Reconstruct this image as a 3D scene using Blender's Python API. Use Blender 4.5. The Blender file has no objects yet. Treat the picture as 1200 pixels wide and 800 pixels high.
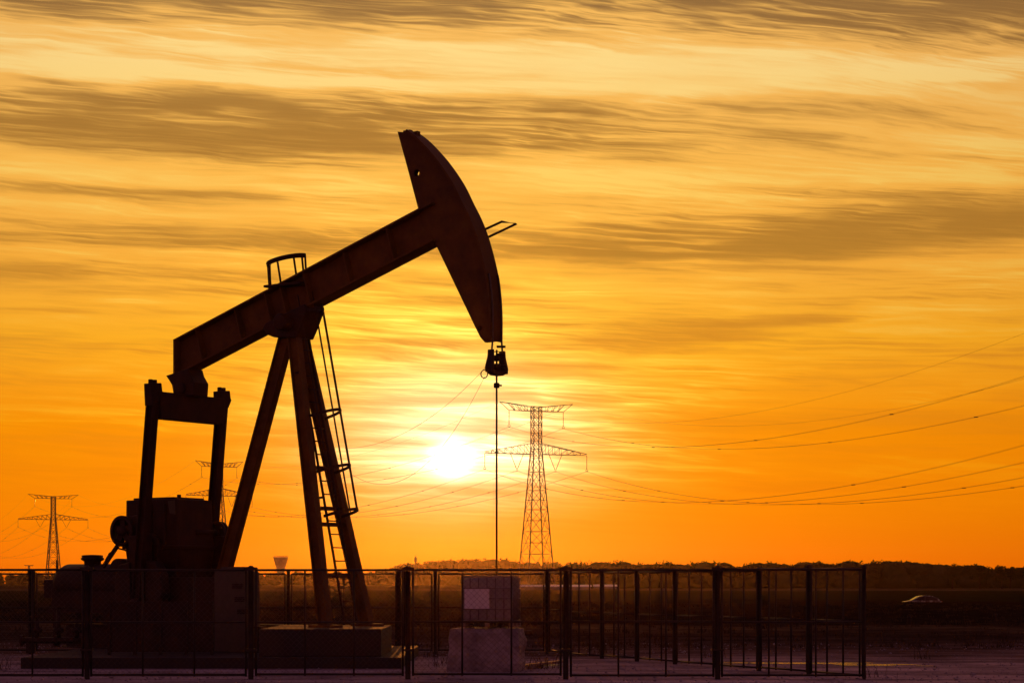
import bpy, bmesh, math, random
from mathutils import Vector, Matrix
R = math.radians
random.seed(7)
scn = bpy.context.scene
COL = scn.collection

# ------------------------------------------------------------------ camera
F = 2333.0            # focal length in photo pixels (1200 wide)
HZ = 682.0            # horizon row of the photo
EYE = 1.77
cam_d = bpy.data.cameras.new('camera')
cam = bpy.data.objects.new('camera', cam_d); COL.objects.link(cam)
cam.location = (0, 0, EYE); cam.rotation_euler = (R(90), 0, 0)
cam_d.sensor_fit = 'HORIZONTAL'; cam_d.sensor_width = 36.0; cam_d.lens = 36.0 * F / 1200.0
cam_d.shift_y = (HZ - 400.0) / 1200.0
cam_d.clip_start = 0.5; cam_d.clip_end = 20000
scn.camera = cam

scn.render.engine = 'CYCLES'
scn.view_settings.view_transform = 'Standard'
scn.view_settings.look = 'None'
scn.view_settings.exposure = 0.0
scn.view_settings.gamma = 1.0
scn.view_settings.use_curve_mapping = False
cy = scn.cycles
cy.use_denoising = True
cy.max_bounces = 6; cy.diffuse_bounces = 2; cy.glossy_bounces = 3; cy.transmission_bounces = 4
cy.volume_bounces = 0; cy.transparent_max_bounces = 8
cy.sample_clamp_indirect = 4.0

# ------------------------------------------------------------------ sky and sun
SUN_AZ = math.degrees(math.atan((529 - 600) / F))          # from +Y towards +X
SUN_EL = math.degrees(math.atan((HZ - 537) / F))

def build_world():
    w = bpy.data.worlds.new('World'); scn.world = w; w.use_nodes = True
    nt = w.node_tree; nt.nodes.clear(); N = nt.nodes; L = nt.links
    def val(x):
        return x
    def sock(inp, v):
        if hasattr(v, 'is_output') or isinstance(v, bpy.types.NodeSocket): L.new(v, inp)
        else: inp.default_value = v
    def m(op, a, b=None, c=None, clamp=False):
        n = N.new('ShaderNodeMath'); n.operation = op; n.use_clamp = clamp
        sock(n.inputs[0], a)
        if b is not None: sock(n.inputs[1], b)
        if c is not None: sock(n.inputs[2], c)
        return n.outputs[0]
    def comb(x, y, z):
        n = N.new('ShaderNodeCombineXYZ'); sock(n.inputs[0], x); sock(n.inputs[1], y); sock(n.inputs[2], z); return n.outputs[0]
    def noise(vec, scale, detail=4, rough=0.55, dist=0.0):
        n = N.new('ShaderNodeTexNoise'); n.noise_dimensions = '3D'
        L.new(vec, n.inputs['Vector']); n.inputs['Scale'].default_value = scale
        n.inputs['Detail'].default_value = detail; n.inputs['Roughness'].default_value = rough
        n.inputs['Distortion'].default_value = dist
        return n.outputs['Fac']
    def smooth(x, a, b):
        n = N.new('ShaderNodeMapRange'); n.interpolation_type = 'SMOOTHSTEP'
        sock(n.inputs['Value'], x); n.inputs['From Min'].default_value = a; n.inputs['From Max'].default_value = b
        n.inputs['To Min'].default_value = 0; n.inputs['To Max'].default_value = 1
        return n.outputs['Result']
    def ramp(x, pts):
        n = N.new('ShaderNodeValToRGB'); cr = n.color_ramp
        while len(cr.elements) < len(pts): cr.elements.new(0.5)
        for e, (p, c) in zip(cr.elements, pts): e.position = p; e.color = (*c, 1)
        sock(n.inputs[0], x); return n.outputs[0]
    def mix(f, a, b, typ='MIX'):
        n = N.new('ShaderNodeMix'); n.data_type = 'RGBA'; n.blend_type = typ; n.clamp_factor = True
        sock(n.inputs[0], f)
        for s, v in ((n.inputs[6], a), (n.inputs[7], b)):
            if isinstance(v, tuple): s.default_value = (*v, 1)
            else: L.new(v, s)
        return n.outputs[2]
    tc = N.new('ShaderNodeTexCoord')
    sep = N.new('ShaderNodeSeparateXYZ'); L.new(tc.outputs['Generated'], sep.inputs[0])
    X, Y, Z = sep.outputs
    PX = 180 / math.pi
    u = m('MULTIPLY', m('ARCTAN2', X, Y), PX)                     # azimuth in degrees
    v = m('MULTIPLY', m('ARCSINE', Z), PX)                        # elevation in degrees
    K = 40.72                                                       # photo pixels per degree
    def A(px): return math.degrees(math.atan((px - 600) / F))
    def E(py): return math.degrees(math.atan((HZ - py) / F))
    # warped coordinates
    wv = comb(m('MULTIPLY', u, 0.16), m('MULTIPLY', v, 0.75), 3.7)
    w1 = m('SUBTRACT', noise(wv, 1.0, 4, 0.55), 0.5)
    wv2 = comb(m('MULTIPLY', u, 0.35), m('MULTIPLY', v, 2.2), 9.1)
    w2 = m('SUBTRACT', noise(wv2, 1.0, 5, 0.62), 0.5)
    vw = m('ADD', v, m('ADD', m('MULTIPLY', w1, 0.40), m('MULTIPLY', w2, 0.16)))
    uw = m('ADD', u, m('MULTIPLY', w2, 4.0))
    # cloud banks: px, py, half width, half height, slope (down to the right +), weight
    banks = [
        (300, 6, 800, 30, 0.0, -1.5), (1120, 28, 330, 34, 0.10, -1.5), (700, 10, 250, 16, 0.05, -0.5),
        (250, 78, 700, 26, 0.02, 1.15), (850, 88, 420, 34, 0.07, 1.1), (1050, 109, 230, 5, 0.03, -1.0),
        (420, 98, 600, 6, 0.01, 0.9), (150, 76, 260, 5, 0.015, -0.7), (600, 92, 260, 3, 0.015, -0.8), (760, 60, 150, 4, 0.12, -0.5),
        (230, 153, 480, 28, 0.01, -1.5), (640, 142, 300, 22, 0.03, -1.0), (960, 133, 170, 9, 0.03, -0.7), (900, 165, 260, 12, 0.06, 0.4), (150, 122, 300, 9, 0.0, -0.5),
        (180, 210, 420, 15, 0.03, 0.8), (140, 234, 170, 6, 0.02, -0.7), (640, 205, 140, 16, 0.10, 1.0), (950, 195, 300, 26, 0.09, 0.35),
        (300, 258, 420, 10, 0.0, 0.55), (1080, 190, 160, 5, 0.12, -0.5), (960, 215, 220, 6, 0.05, 0.5),
        (150, 288, 230, 8, 0.02, -0.9), (420, 290, 200, 8, 0.0, -0.35), (860, 284, 270, 22, -0.02, -1.45), (1140, 266, 190, 15, -0.03, -1.3), (480, 275, 150, 5, 0.0, -0.3),
        (640, 312, 130, 7, 0.0, 0.9), (180, 303, 240, 6, 0.03, 0.6), (60, 326, 120, 8, 0.0, -0.7), (330, 330, 160, 5, 0.0, -0.3),
        (780, 346, 330, 5, 0.0, 0.4), (900, 320, 300, 12, -0.02, 0.5), (1150, 350, 200, 12, 0.0, -0.15), (1140, 427, 150, 11, 0.0, -0.9), (700, 383, 180, 6, 0.0, -0.6), (1010, 493, 130, 7, 0.06, -0.6),
        (330, 232, 130, 4, 0.02, -0.8), (90, 268, 160, 5, 0.02, -0.6), (420, 214, 120, 4, 0.0, -0.6), (720, 236, 130, 5, 0.04, -0.6), (1000, 234, 170, 5, 0.07, -0.9),
        (250, 347, 160, 4, 0.0, -0.7), (60, 372, 100, 4, 0.0, -0.6), (450, 402, 100, 4, 0.0, -0.6), (820, 402, 160, 5, 0.0, -0.6), (1010, 380, 150, 5, 0.0, -0.7),
        (660, 432, 120, 4, 0.0, -0.8), (300, 440, 150, 4, 0.0, -0.6), (860, 455, 170, 4, 0.0, -0.5), (100, 456, 120, 4, 0.0, -0.5), (560, 352, 150, 5, 0.0, -0.5),
        (110, 518, 200, 4, 0.0, -0.6), (80, 425, 90, 6, 0.0, -0.5), (480, 500, 150, 5, 0.0, -0.7), (470, 470, 90, 4, 0.0, -0.6), (680, 505, 160, 4, 0.0, -0.8), (490, 573, 170, 4, 0.0, -0.6), (455, 520, 110, 4, 0.0, -0.6), (620, 465, 110, 4, 0.0, -0.6),
    ]
    tot = None
    for px, py, sx, sy, sl, wt in banks:
        du = m('SUBTRACT', uw, A(px))
        dv = m('ADD', m('SUBTRACT', vw, E(py)), m('MULTIPLY', du, sl))
        a = m('MULTIPLY', du, K / sx); b = m('MULTIPLY', dv, K / (sy * 1.25))
        q = m('ADD', m('MULTIPLY', a, a), m('MULTIPLY', b, b))
        g = m('MULTIPLY', m('POWER', 2.718281828, m('MULTIPLY', q, -0.7)), wt)
        tot = g if tot is None else m('ADD', tot, g)
    # streaky cirrus; towards the right the streaks bend downwards like combed hair
    bend = m('MULTIPLY', m('POWER', m('MAXIMUM', m('ADD', u, 3.0), 0.0), 2.0), m('MULTIPLY', smooth(v, 8.0, 13.0), 0.0045))
    vb = m('ADD', m('ADD', v, m('MULTIPLY', w1, 0.6)), bend)
    ub = m('ADD', u, m('MULTIPLY', w1, 5.0))
    def streak(su, sv, tilt, seed, det, rough=0.55, dist=0.3):
        return m('SUBTRACT', noise(comb(m('MULTIPLY', ub, su), m('MULTIPLY', m('ADD', vb, m('MULTIPLY', u, tilt)), sv), seed), 1.0, det, rough, dist), 0.5)
    def mask(su, sv, seed, a, b):
        return smooth(noise(comb(m('MULTIPLY', u, su), m('MULTIPLY', v, sv), seed), 1.0, 3, 0.5), a, b)
    low = smooth(v, 0.9, 3.4)                                       # the band by the horizon is smooth
    s1 = streak(0.10, 1.1, 0.02, 1.3, 3, 0.5)
    s2 = streak(0.22, 3.0, 0.04, 5.9, 4, 0.55)
    s3 = streak(0.26, 6.0, 0.05, 8.4, 3, 0.5)
    fld = m('ADD', tot, m('MULTIPLY', m('ADD', m('MULTIPLY', s1, 2.0), m('ADD', m('MULTIPLY', s2, 1.9), m('MULTIPLY', m('MULTIPLY', s3, mask(0.10, 0.4, 44.0, 0.40, 0.62)), 1.0))), m('ADD', 0.10, m('MULTIPLY', low, 0.90))))
    cl = m('ADD', m('MULTIPLY', m('TANH', m('ADD', m('MULTIPLY', fld, 0.95), -0.12)), 0.5), 0.5)
    # fine bright and dark filaments, only in places
    def ridge(su, sv, tilt, seed, p):
        q = m('SUBTRACT', 1.0, m('MULTIPLY', m('ABSOLUTE', streak(su, sv, tilt, seed, 2, 0.5, 0.15)), 2.6))
        return m('POWER', m('MAXIMUM', q, 0.0), p)
    fil = m('MULTIPLY', ridge(0.16, 3.4, 0.05, 21.0, 5.0), mask(0.14, 0.55, 61.0, 0.44, 0.66))
    fil2 = m('MULTIPLY', ridge(0.30, 6.5, 0.08, 27.0, 4.0), mask(0.16, 0.6, 73.0, 0.46, 0.66))
    hair = m('MULTIPLY', streak(0.6, 10.0, 0.10, 15.2, 3, 0.55), mask(0.13, 0.5, 31.3, 0.42, 0.66))
    cl = m('ADD', m('MULTIPLY', cl, 0.90), 0.07)
    comb1 = m('MULTIPLY', streak(0.20, 9.0, 0.03, 52.0, 4, 0.6), m('ADD', 0.25, mask(0.10, 0.35, 84.0, 0.38, 0.60)))
    comb2 = m('MULTIPLY', streak(0.45, 18.0, 0.05, 57.0, 3, 0.6), m('ADD', 0.2, mask(0.12, 0.5, 95.0, 0.40, 0.62)))
    fine = m('ADD', m('ADD', m('MULTIPLY', comb1, 0.55), m('MULTIPLY', comb2, 0.30)), m('ADD', m('MULTIPLY', fil, 0.34), m('ADD', m('MULTIPLY', fil2, 0.26), m('MULTIPLY', hair, 0.40))))
    cl = m('ADD', cl, m('MULTIPLY', m('SUBTRACT', fine, 0.05), m('ADD', 0.08, m('MULTIPLY', low, 0.92))), clamp=True)
    t = m('DIVIDE', v, 17.0, clamp=True)
    def S(c): return tuple((x / 255 / 12.92) if x / 255 <= 0.04045 else ((x / 255 + 0.055) / 1.055) ** 2.4 for x in c)
    def T(py): return max(0.0, E(py) / 17.0)
    dark = ramp(t, [(0, S((228, 100, 0))), (T(600), S((244, 126, 0))), (T(500), S((240, 142, 14))), (T(420), S((222, 142, 34))), (T(300), S((186, 129, 46))), (T(150), S((172, 122, 53))), (T(0), S((150, 110, 62)))])
    brig = ramp(t, [(0, S((240, 108, 0))), (T(600), S((254, 140, 0))), (T(500), S((255, 166, 16))), (T(400), S((255, 188, 60))), (T(300), S((254, 200, 84))), (T(200), S((255, 206, 100))), (T(80), S((255, 217, 134)))])
    midc = ramp(t, [(0, S((238, 106, 0))), (T(600), S((251, 136, 0))), (T(500), S((252, 147, 4))), (T(400), S((253, 174, 36))), (T(300), S((250, 175, 62))), (T(200), S((253, 186, 78))), (T(80), S((248, 186, 92)))])
    warm = mix(smooth(cl, 0.5, 1.0), mix(smooth(cl, 0.0, 0.56), dark, midc), brig)
    # horizontal falloff away from the sun
    da = m('SUBTRACT', u, SUN_AZ); de = m('SUBTRACT', v, SUN_EL)
    fall = m('POWER', 2.718281828, m('MULTIPLY', m('MULTIPLY', m('SUBTRACT', u, A(480)), m('SUBTRACT', u, A(480))), -0.0005))
    warm = mix(1.0, warm, comb(fall, m('POWER', fall, 1.2), fall), 'MULTIPLY')
    # aureole and disc of the sun behind thin cloud
    def gau(su, sv, up=0.0):
        a = m('MULTIPLY', da, K / su); b = m('MULTIPLY', m('SUBTRACT', de, up), K / sv)
        return m('POWER', 2.718281828, m('MULTIPLY', m('ADD', m('MULTIPLY', a, a), m('MULTIPLY', b, b)), -1.0))
    thin = m('ADD', 0.10, m('MULTIPLY', m('MULTIPLY', cl, cl), 1.9))
    def add(base, f, c):
        n = N.new('ShaderNodeMix'); n.data_type = 'RGBA'; n.blend_type = 'ADD'; n.clamp_factor = False
        sock(n.inputs[0], f); L.new(base, n.inputs[6]); n.inputs[7].default_value = (*c, 1); return n.outputs[2]
    warm = add(warm, m('MULTIPLY', gau(250, 140, 2.2), thin), (0.22, 0.17, 0.0))
    warm = add(warm, m('MULTIPLY', gau(165, 92, 1.5), thin), (0.6, 0.78, 0.20))
    warm = add(warm, m('MULTIPLY', gau(105, 62, 0.75), m('ADD', thin, 0.12)), (0.8, 1.25, 1.1))
    warm = add(warm, gau(19, 17), (4.0, 3.6, 2.2))
    # rest of the heavens: Nishita sky overhead and behind, tinted red to warm light on ground and block
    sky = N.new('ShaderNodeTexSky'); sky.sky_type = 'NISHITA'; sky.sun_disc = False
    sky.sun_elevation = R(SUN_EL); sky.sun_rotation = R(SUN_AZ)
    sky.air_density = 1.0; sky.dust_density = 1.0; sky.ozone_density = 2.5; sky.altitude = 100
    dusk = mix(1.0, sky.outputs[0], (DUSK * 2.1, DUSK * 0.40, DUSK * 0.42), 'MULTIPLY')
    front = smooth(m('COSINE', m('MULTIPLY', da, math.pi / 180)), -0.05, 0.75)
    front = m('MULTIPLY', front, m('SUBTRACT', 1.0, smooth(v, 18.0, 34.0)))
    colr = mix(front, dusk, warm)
    bg = N.new('ShaderNodeBackground'); bg.inputs['Strength'].default_value = 1.0
    L.new(colr, bg.inputs['Color'])
    out = N.new('ShaderNodeOutputWorld'); L.new(bg.outputs[0], out.inputs['Surface'])
    w.cycles.sampling_method = 'MANUAL'; w.cycles.sample_map_resolution = 1024
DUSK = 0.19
build_world()

sun_d = bpy.data.lights.new('sun', 'SUN'); sun = bpy.data.objects.new('sun', sun_d); COL.objects.link(sun)
sun_d.energy = 2.0; sun_d.angle = R(0.5); sun_d.color = (1.0, 0.28, 0.03)
sd = Vector((math.sin(R(SUN_AZ)) * math.cos(R(SUN_EL)), math.cos(R(SUN_AZ)) * math.cos(R(SUN_EL)), math.sin(R(SUN_EL))))
sun.rotation_euler = sd.to_track_quat('Z', 'Y').to_euler(); sun.location = (0, 0, 80)

# ------------------------------------------------------------------ helpers
def at(px, py, d):
    """world point seen at photo pixel (px, py) at depth d"""
    return Vector(((px - 600) / F * d, d, EYE - (py - HZ) / F * d))

def new_mat(name, c0, c1=None, rough=0.6, metal=0.0, scale=6.0, bump=0.0, bscale=None, stretch=(1, 1, 1), spec=0.5, transl=0.0):
    mt = bpy.data.materials.new(name); mt.use_nodes = True
    nt = mt.node_tree; N = nt.nodes; L = nt.links
    b = N['Principled BSDF']
    tc = N.new('ShaderNodeTexCoord'); mp = N.new('ShaderNodeMapping'); mp.inputs['Scale'].default_value = stretch
    L.new(tc.outputs['Object'], mp.inputs[0])
    nz = N.new('ShaderNodeTexNoise'); nz.inputs['Scale'].default_value = scale; nz.inputs['Detail'].default_value = 6
    nz.inputs['Roughness'].default_value = 0.65; L.new(mp.outputs[0], nz.inputs['Vector'])
    cr = N.new('ShaderNodeValToRGB'); cr.color_ramp.elements[0].position = 0.35; cr.color_ramp.elements[1].position = 0.68
    cr.color_ramp.elements[0].color = (*c0, 1); cr.color_ramp.elements[1].color = (*(c1 or c0), 1)
    L.new(nz.outputs['Fac'], cr.inputs[0]); L.new(cr.outputs[0], b.inputs['Base Color'])
    mr = N.new('ShaderNodeMapRange'); mr.inputs['To Min'].default_value = max(0.03, rough - 0.12); mr.inputs['To Max'].default_value = min(1, rough + 0.15)
    L.new(nz.outputs['Fac'], mr.inputs['Value']); L.new(mr.outputs[0], b.inputs['Roughness'])
    b.inputs['Metallic'].default_value = metal; b.inputs['Specular IOR Level'].default_value = spec
    if bump:
        n2 = N.new('ShaderNodeTexNoise'); n2.inputs['Scale'].default_value = bscale or scale * 4; n2.inputs['Detail'].default_value = 5
        L.new(tc.outputs['Object'], n2.inputs['Vector'])
        bp = N.new('ShaderNodeBump'); bp.inputs['Strength'].default_value = bump; bp.inputs['Distance'].default_value = 0.03
        L.new(n2.outputs['Fac'], bp.inputs['Height']); L.new(bp.outputs[0], b.inputs['Normal'])
    if transl:
        tr = N.new('ShaderNodeBsdfTranslucent'); L.new(cr.outputs[0], tr.inputs[0])
        ms = N.new('ShaderNodeMixShader'); ms.inputs[0].default_value = transl
        o = N['Material Output']; L.new(b.outputs[0], ms.inputs[1]); L.new(tr.outputs[0], ms.inputs[2]); L.new(ms.outputs[0], o.inputs[0])
    return mt

M = {}
M['pump'] = new_mat('pump_paint', (0.070, 0.033, 0.005), (0.120, 0.056, 0.010), 0.6, 0.0, 2.2, 0.15, 30, spec=0.2)
M['pumpdark'] = new_mat('greasy_steel', (0.018, 0.008, 0.004), (0.045, 0.018, 0.007), 0.55, 0.0, 3.0, 0.2, 25, spec=0.2)
M['grey_panel'] = new_mat('grey_panel_paint', (0.040, 0.028, 0.014), (0.065, 0.046, 0.025), 0.6, 0, 4.0, 0.1)
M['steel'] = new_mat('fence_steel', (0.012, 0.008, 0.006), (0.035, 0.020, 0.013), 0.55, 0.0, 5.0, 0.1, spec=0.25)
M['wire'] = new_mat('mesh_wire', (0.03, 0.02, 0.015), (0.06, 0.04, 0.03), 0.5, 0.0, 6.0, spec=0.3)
M['cable'] = new_mat('steel_cable', (0.06, 0.045, 0.035), (0.10, 0.07, 0.05), 0.5, 0.4, 6.0)
M['pylon'] = new_mat('galvanised_lattice', (0.06, 0.05, 0.045), (0.10, 0.085, 0.075), 0.55, 0.3, 1.0)
M['glass_ins'] = new_mat('insulator_glass', (0.06, 0.05, 0.04), (0.10, 0.08, 0.06), 0.25, 0, 4.0)
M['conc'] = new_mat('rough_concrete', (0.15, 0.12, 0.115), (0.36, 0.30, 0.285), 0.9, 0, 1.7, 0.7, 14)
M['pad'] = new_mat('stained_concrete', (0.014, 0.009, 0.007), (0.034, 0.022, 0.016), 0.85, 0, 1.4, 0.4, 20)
M['plastic'] = new_mat('milky_plastic', (0.42, 0.37, 0.36), (0.54, 0.48, 0.46), 0.45, 0, 2.0, transl=0.6)
M['liquid'] = new_mat('tank_contents', (0.10, 0.075, 0.08), (0.14, 0.10, 0.11), 0.5, 0, 1.0)
M['white'] = new_mat('white_plate', (0.50, 0.47, 0.46), (0.66, 0.62, 0.60), 0.5, 0, 3.0)
M['cage'] = new_mat('galvanised_cage', (0.13, 0.11, 0.11), (0.22, 0.19, 0.19), 0.4, 0.4, 8.0)
M['wood'] = new_mat('weathered_wood', (0.16, 0.10, 0.06), (0.30, 0.20, 0.12), 0.8, 0, 3.0, 0.4, 20, (1, 8, 8))
M['bark'] = new_mat('bark', (0.025, 0.016, 0.010), (0.05, 0.034, 0.02), 0.9, 0, 2.0, spec=0.1)
M['leaf'] = new_mat('woodland_leaves', (0.022, 0.030, 0.012), (0.055, 0.050, 0.022), 0.9, 0, 0.15, spec=0.0)
M['grass'] = new_mat('dry_grass', (0.035, 0.026, 0.012), (0.09, 0.06, 0.03), 0.9, 0, 0.35, spec=0.0)
M['stone'] = new_mat('loose_stone', (0.16, 0.14, 0.14), (0.34, 0.31, 0.30), 0.85, 0, 2.0)
M['carpaint'] = new_mat('silver_car_paint', (0.10, 0.10, 0.10), (0.13, 0.13, 0.13), 0.25, 0.6, 2.0)
M['glass'] = new_mat('dark_car_glass', (0.015, 0.015, 0.018), (0.02, 0.02, 0.022), 0.06, 0, 2.0)
M['tyre'] = new_mat('tyre_rubber', (0.015, 0.015, 0.015), (0.03, 0.03, 0.03), 0.85, 0, 8.0)
M['lamp'] = new_mat('lamp_lens', (0.35, 0.08, 0.05), (0.45, 0.12, 0.08), 0.2, 0, 8.0)
M['roof'] = new_mat('pale_sheet_roof', (0.62, 0.60, 0.56), (0.76, 0.73, 0.68), 0.35, 0.1, 0.6)
M['render'] = new_mat('tower_concrete', (0.16, 0.13, 0.11), (0.24, 0.20, 0.17), 0.85, 0, 0.3)

class MB:
    def __init__(s): s.v = []; s.f = []; s.sm = []
    def add(s, vs, fs, smooth=False):
        o = len(s.v); s.v += [tuple(x) for x in vs]
        for f in fs: s.f.append([i + o for i in f]); s.sm.append(smooth)
    def box(s, lo, hi):
        (a, b, c), (d, e, f) = lo, hi
        s.add([(a,b,c),(d,b,c),(d,e,c),(a,e,c),(a,b,f),(d,b,f),(d,e,f),(a,e,f)],
              [(0,3,2,1),(4,5,6,7),(0,1,5,4),(1,2,6,5),(2,3,7,6),(3,0,4,7)])
    def obox(s, p, q, w, h, up=(0, 0, 1), ext=0.0, w2=None, h2=None):
        """bar from p to q, width w sideways, height h along up"""
        p = Vector(p); q = Vector(q); a = (q - p).normalized(); up = Vector(up)
        sd_ = a.cross(up)
        if sd_.length < 1e-5: sd_ = a.cross(Vector((1, 0, 0)))
        sd_.normalize(); u = sd_.cross(a).normalized()
        p = p - a * ext; q = q + a * ext; vs = []
        for c, ww, hh in ((p, w, h), (q, w2 or w, h2 or h)):
            for i, j in ((-1, -1), (1, -1), (1, 1), (-1, 1)): vs.append(c + sd_ * (i * ww / 2) + u * (j * hh / 2))
        s.add(vs, [(0,3,2,1),(4,5,6,7),(0,1,5,4),(1,2,6,5),(2,3,7,6),(3,0,4,7)])
    def ibeam(s, p, q, h, w, tf, tw, up):
        """I section along p-q: height h along up, flange width w"""
        p = Vector(p); q = Vector(q); a = (q - p).normalized(); sd_ = a.cross(Vector(up)).normalized(); u = sd_.cross(a).normalized()
        s.obox(p, q, tw, h - 2 * tf, u)
        for k in (-1, 1):
            o = u * (k * (h - tf) / 2); s.obox(p + o, q + o, w, tf, u)
    def tube(s, pts, r, n=8, closed=False, caps=True):
        pts = [Vector(p) for p in pts]; m_ = len(pts); rs = r if isinstance(r, (list, tuple)) else [r] * m_
        vs = []; prev = None
        for i, p in enumerate(pts):
            if closed: t = (pts[(i + 1) % m_] - pts[i - 1])
            else: t = pts[min(i + 1, m_ - 1)] - pts[max(i - 1, 0)]
            t.normalize()
            if prev is None:
                e = Vector((0, 0, 1)) if abs(t.z) < 0.9 else Vector((1, 0, 0)); n1 = t.cross(e).normalized()
            else:
                n1 = (prev - t * prev.dot(t))
                n1 = n1.normalized() if n1.length > 1e-6 else t.orthogonal().normalized()
            prev = n1; n2 = t.cross(n1)
            for k in range(n):
                an = 2 * math.pi * k / n; vs.append(p + (n1 * math.cos(an) + n2 * math.sin(an)) * rs[i])
        fs = []
        for i in range(m_ if closed else m_ - 1):
            j = (i + 1) % m_
            for k in range(n):
                k2 = (k + 1) % n; fs.append((i*n+k, i*n+k2, j*n+k2, j*n+k))
        s.add(vs, fs, n > 4)
        if caps and not closed:
            o = len(s.v) - len(vs)
            s.f.append([o + k for k in reversed(range(n))]); s.sm.append(False)
            s.f.append([o + (m_ - 1) * n + k for k in range(n)]); s.sm.append(False)
    def cyl(s, p, q, r, n=20, r2=None):
        s.tube([p, q], [r, r if r2 is None else r2], n)
    def lathe(s, prof, c, axis='Z', n=24):
        """prof: list of (radius, height)"""
        vs = []
        for r, h in prof:
            for k in range(n):
                an = 2 * math.pi * k / n; a, b = r * math.cos(an), r * math.sin(an)
                p = {'Z': (a, b, h), 'X': (h, a, b), 'Y': (b, h, a)}[axis]
                vs.append((c[0] + p[0], c[1] + p[1], c[2] + p[2]))
        fs = []
        for i in range(len(prof) - 1):
            for k in range(n):
                k2 = (k + 1) % n; fs.append((i*n+k, i*n+k2, (i+1)*n+k2, (i+1)*n+k))
        s.add(vs, fs, True)
    def prism(s, poly, y0, y1, plane='XZ'):
        """polygon in XZ extruded along Y (or XY along Z, YZ along X)"""
        def P(a, b, c): return {'XZ': (a, c, b), 'XY': (a, b, c), 'YZ': (c, a, b)}[plane]
        n = len(poly)
        vs = [P(a, b, y0) for a, b in poly] + [P(a, b, y1) for a, b in poly]
        fs = [tuple(range(n)), tuple(reversed(range(n, 2 * n)))] + [(i, (i + 1) % n, n + (i + 1) % n, n + i)[::-1] for i in range(n)]
        s.add(vs, fs)
    def sphere(s, c, r, nu=12, nv=8, sx=1, sy=1, sz=1):
        vs = [(c[0], c[1], c[2] - r * sz)]
        for j in range(1, nv):
            a = -math.pi / 2 + math.pi * j / nv
            for i in range(nu):
                b = 2 * math.pi * i / nu; vs.append((c[0] + r * sx * math.cos(a) * math.cos(b), c[1] + r * sy * math.cos(a) * math.sin(b), c[2] + r * sz * math.sin(a)))
        vs.append((c[0], c[1], c[2] + r * sz)); fs = []
        for i in range(nu): fs.append((0, 1 + (i + 1) % nu, 1 + i))
        for j in range(nv - 2):
            for i in range(nu):
                a = 1 + j * nu; fs.append((a + i, a + (i + 1) % nu, a + nu + (i + 1) % nu, a + nu + i))
        t = len(vs) - 1
        for i in range(nu): fs.append((t, t - nu + i, t - nu + (i + 1) % nu))
        s.add(vs, fs, True)
    def build(s, name, mat, parent=None, loc=(0, 0, 0), rot=0.0, bevel=0.0, fix=True, label=None):
        me = bpy.data.meshes.new(name); me.from_pydata(s.v, [], s.f); me.update()
        me.polygons.foreach_set('use_smooth', s.sm)
        if fix and len(s.f) < 60000:
            bm = bmesh.new(); bm.from_mesh(me); bmesh.ops.recalc_face_normals(bm, faces=bm.faces); bm.to_mesh(me); bm.free()
        ms = mat if isinstance(mat, (list, tuple)) else [mat]
        for x in ms: me.materials.append(M[x] if isinstance(x, str) else x)
        o = bpy.data.objects.new(name, me); COL.objects.link(o)
        o.location = loc; o.rotation_euler = (0, 0, rot)
        if parent is not None: o.parent = parent
        if bevel:
            b = o.modifiers.new('Bevel', 'BEVEL'); b.width = bevel; b.segments = 2; b.limit_method = 'ANGLE'; b.angle_limit = R(40)
        if label: o['label'] = label
        return o

def tag(o, label=None, cat=None, group=None, kind=None):
    if label: o['label'] = label
    if cat: o['category'] = cat
    if group: o['group'] = group
    if kind: o['kind'] = kind
    return o
def thing(name, label, cat, loc=(0, 0, 0), rot=0.0, group=None):
    o = bpy.data.objects.new(name, None); COL.objects.link(o); o.empty_display_size = 0.3
    o.location = loc; o.rotation_euler = (0, 0, rot)
    return tag(o, label, cat, group)

# ------------------------------------------------------------------ ground
ROAD0, ROAD1, ROADZ = 207.0, 217.0, -1.12
def ground_h(x, y):
    h = 0.0
    if y > 58:
        k = min(1, (y - 58) / 40)
        h += k * 0.10 * math.sin(x * 0.11 + y * 0.05) + k * 0.07 * math.sin(x * 0.31 - y * 0.17 + 1)
    if 70 < y < 84: h += 0.16 * math.sin((y - 70) / 14 * math.pi) * (0.7 + 0.3 * math.sin(x * 0.5))
    if y > 150: h -= 0.25 * min(1, (y - 150) / 40)
    e0, e1 = 3.0, 4.0
    if ROAD0 - e0 < y < ROAD1 + e1:
        a = min(1, (y - (ROAD0 - e0)) / e0, (ROAD1 + e1 - y) / e1)
        h = h * (1 - a) + ROADZ * a
    return h
def lin(a, b, n): return [a + (b - a) * i / n for i in range(n)]
ys = lin(-80, 20, 10) + lin(20, 58, 10) + lin(58, 140, 60) + lin(140, 203.5, 20) + [204, 205, 206, 207, 209.5, 212, 214.5, 217, 218, 219.5, 221] + lin(224, 700, 40) + lin(700, 3300, 26) + [3300]
xs = lin(-1800, -300, 16) + lin(-300, -60, 24) + lin(-60, 80, 90) + lin(80, 300, 24) + lin(300, 1800, 16) + [1800]
g = MB(); nx = len(xs)
for y in ys:
    for x in xs: g.v.append((x, y, ground_h(x, y)))
for j in range(len(ys) - 1):
    for i in range(nx - 1): g.f.append((j*nx+i, j*nx+i+1, (j+1)*nx+i+1, (j+1)*nx+i)); g.sm.append(True)

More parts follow.
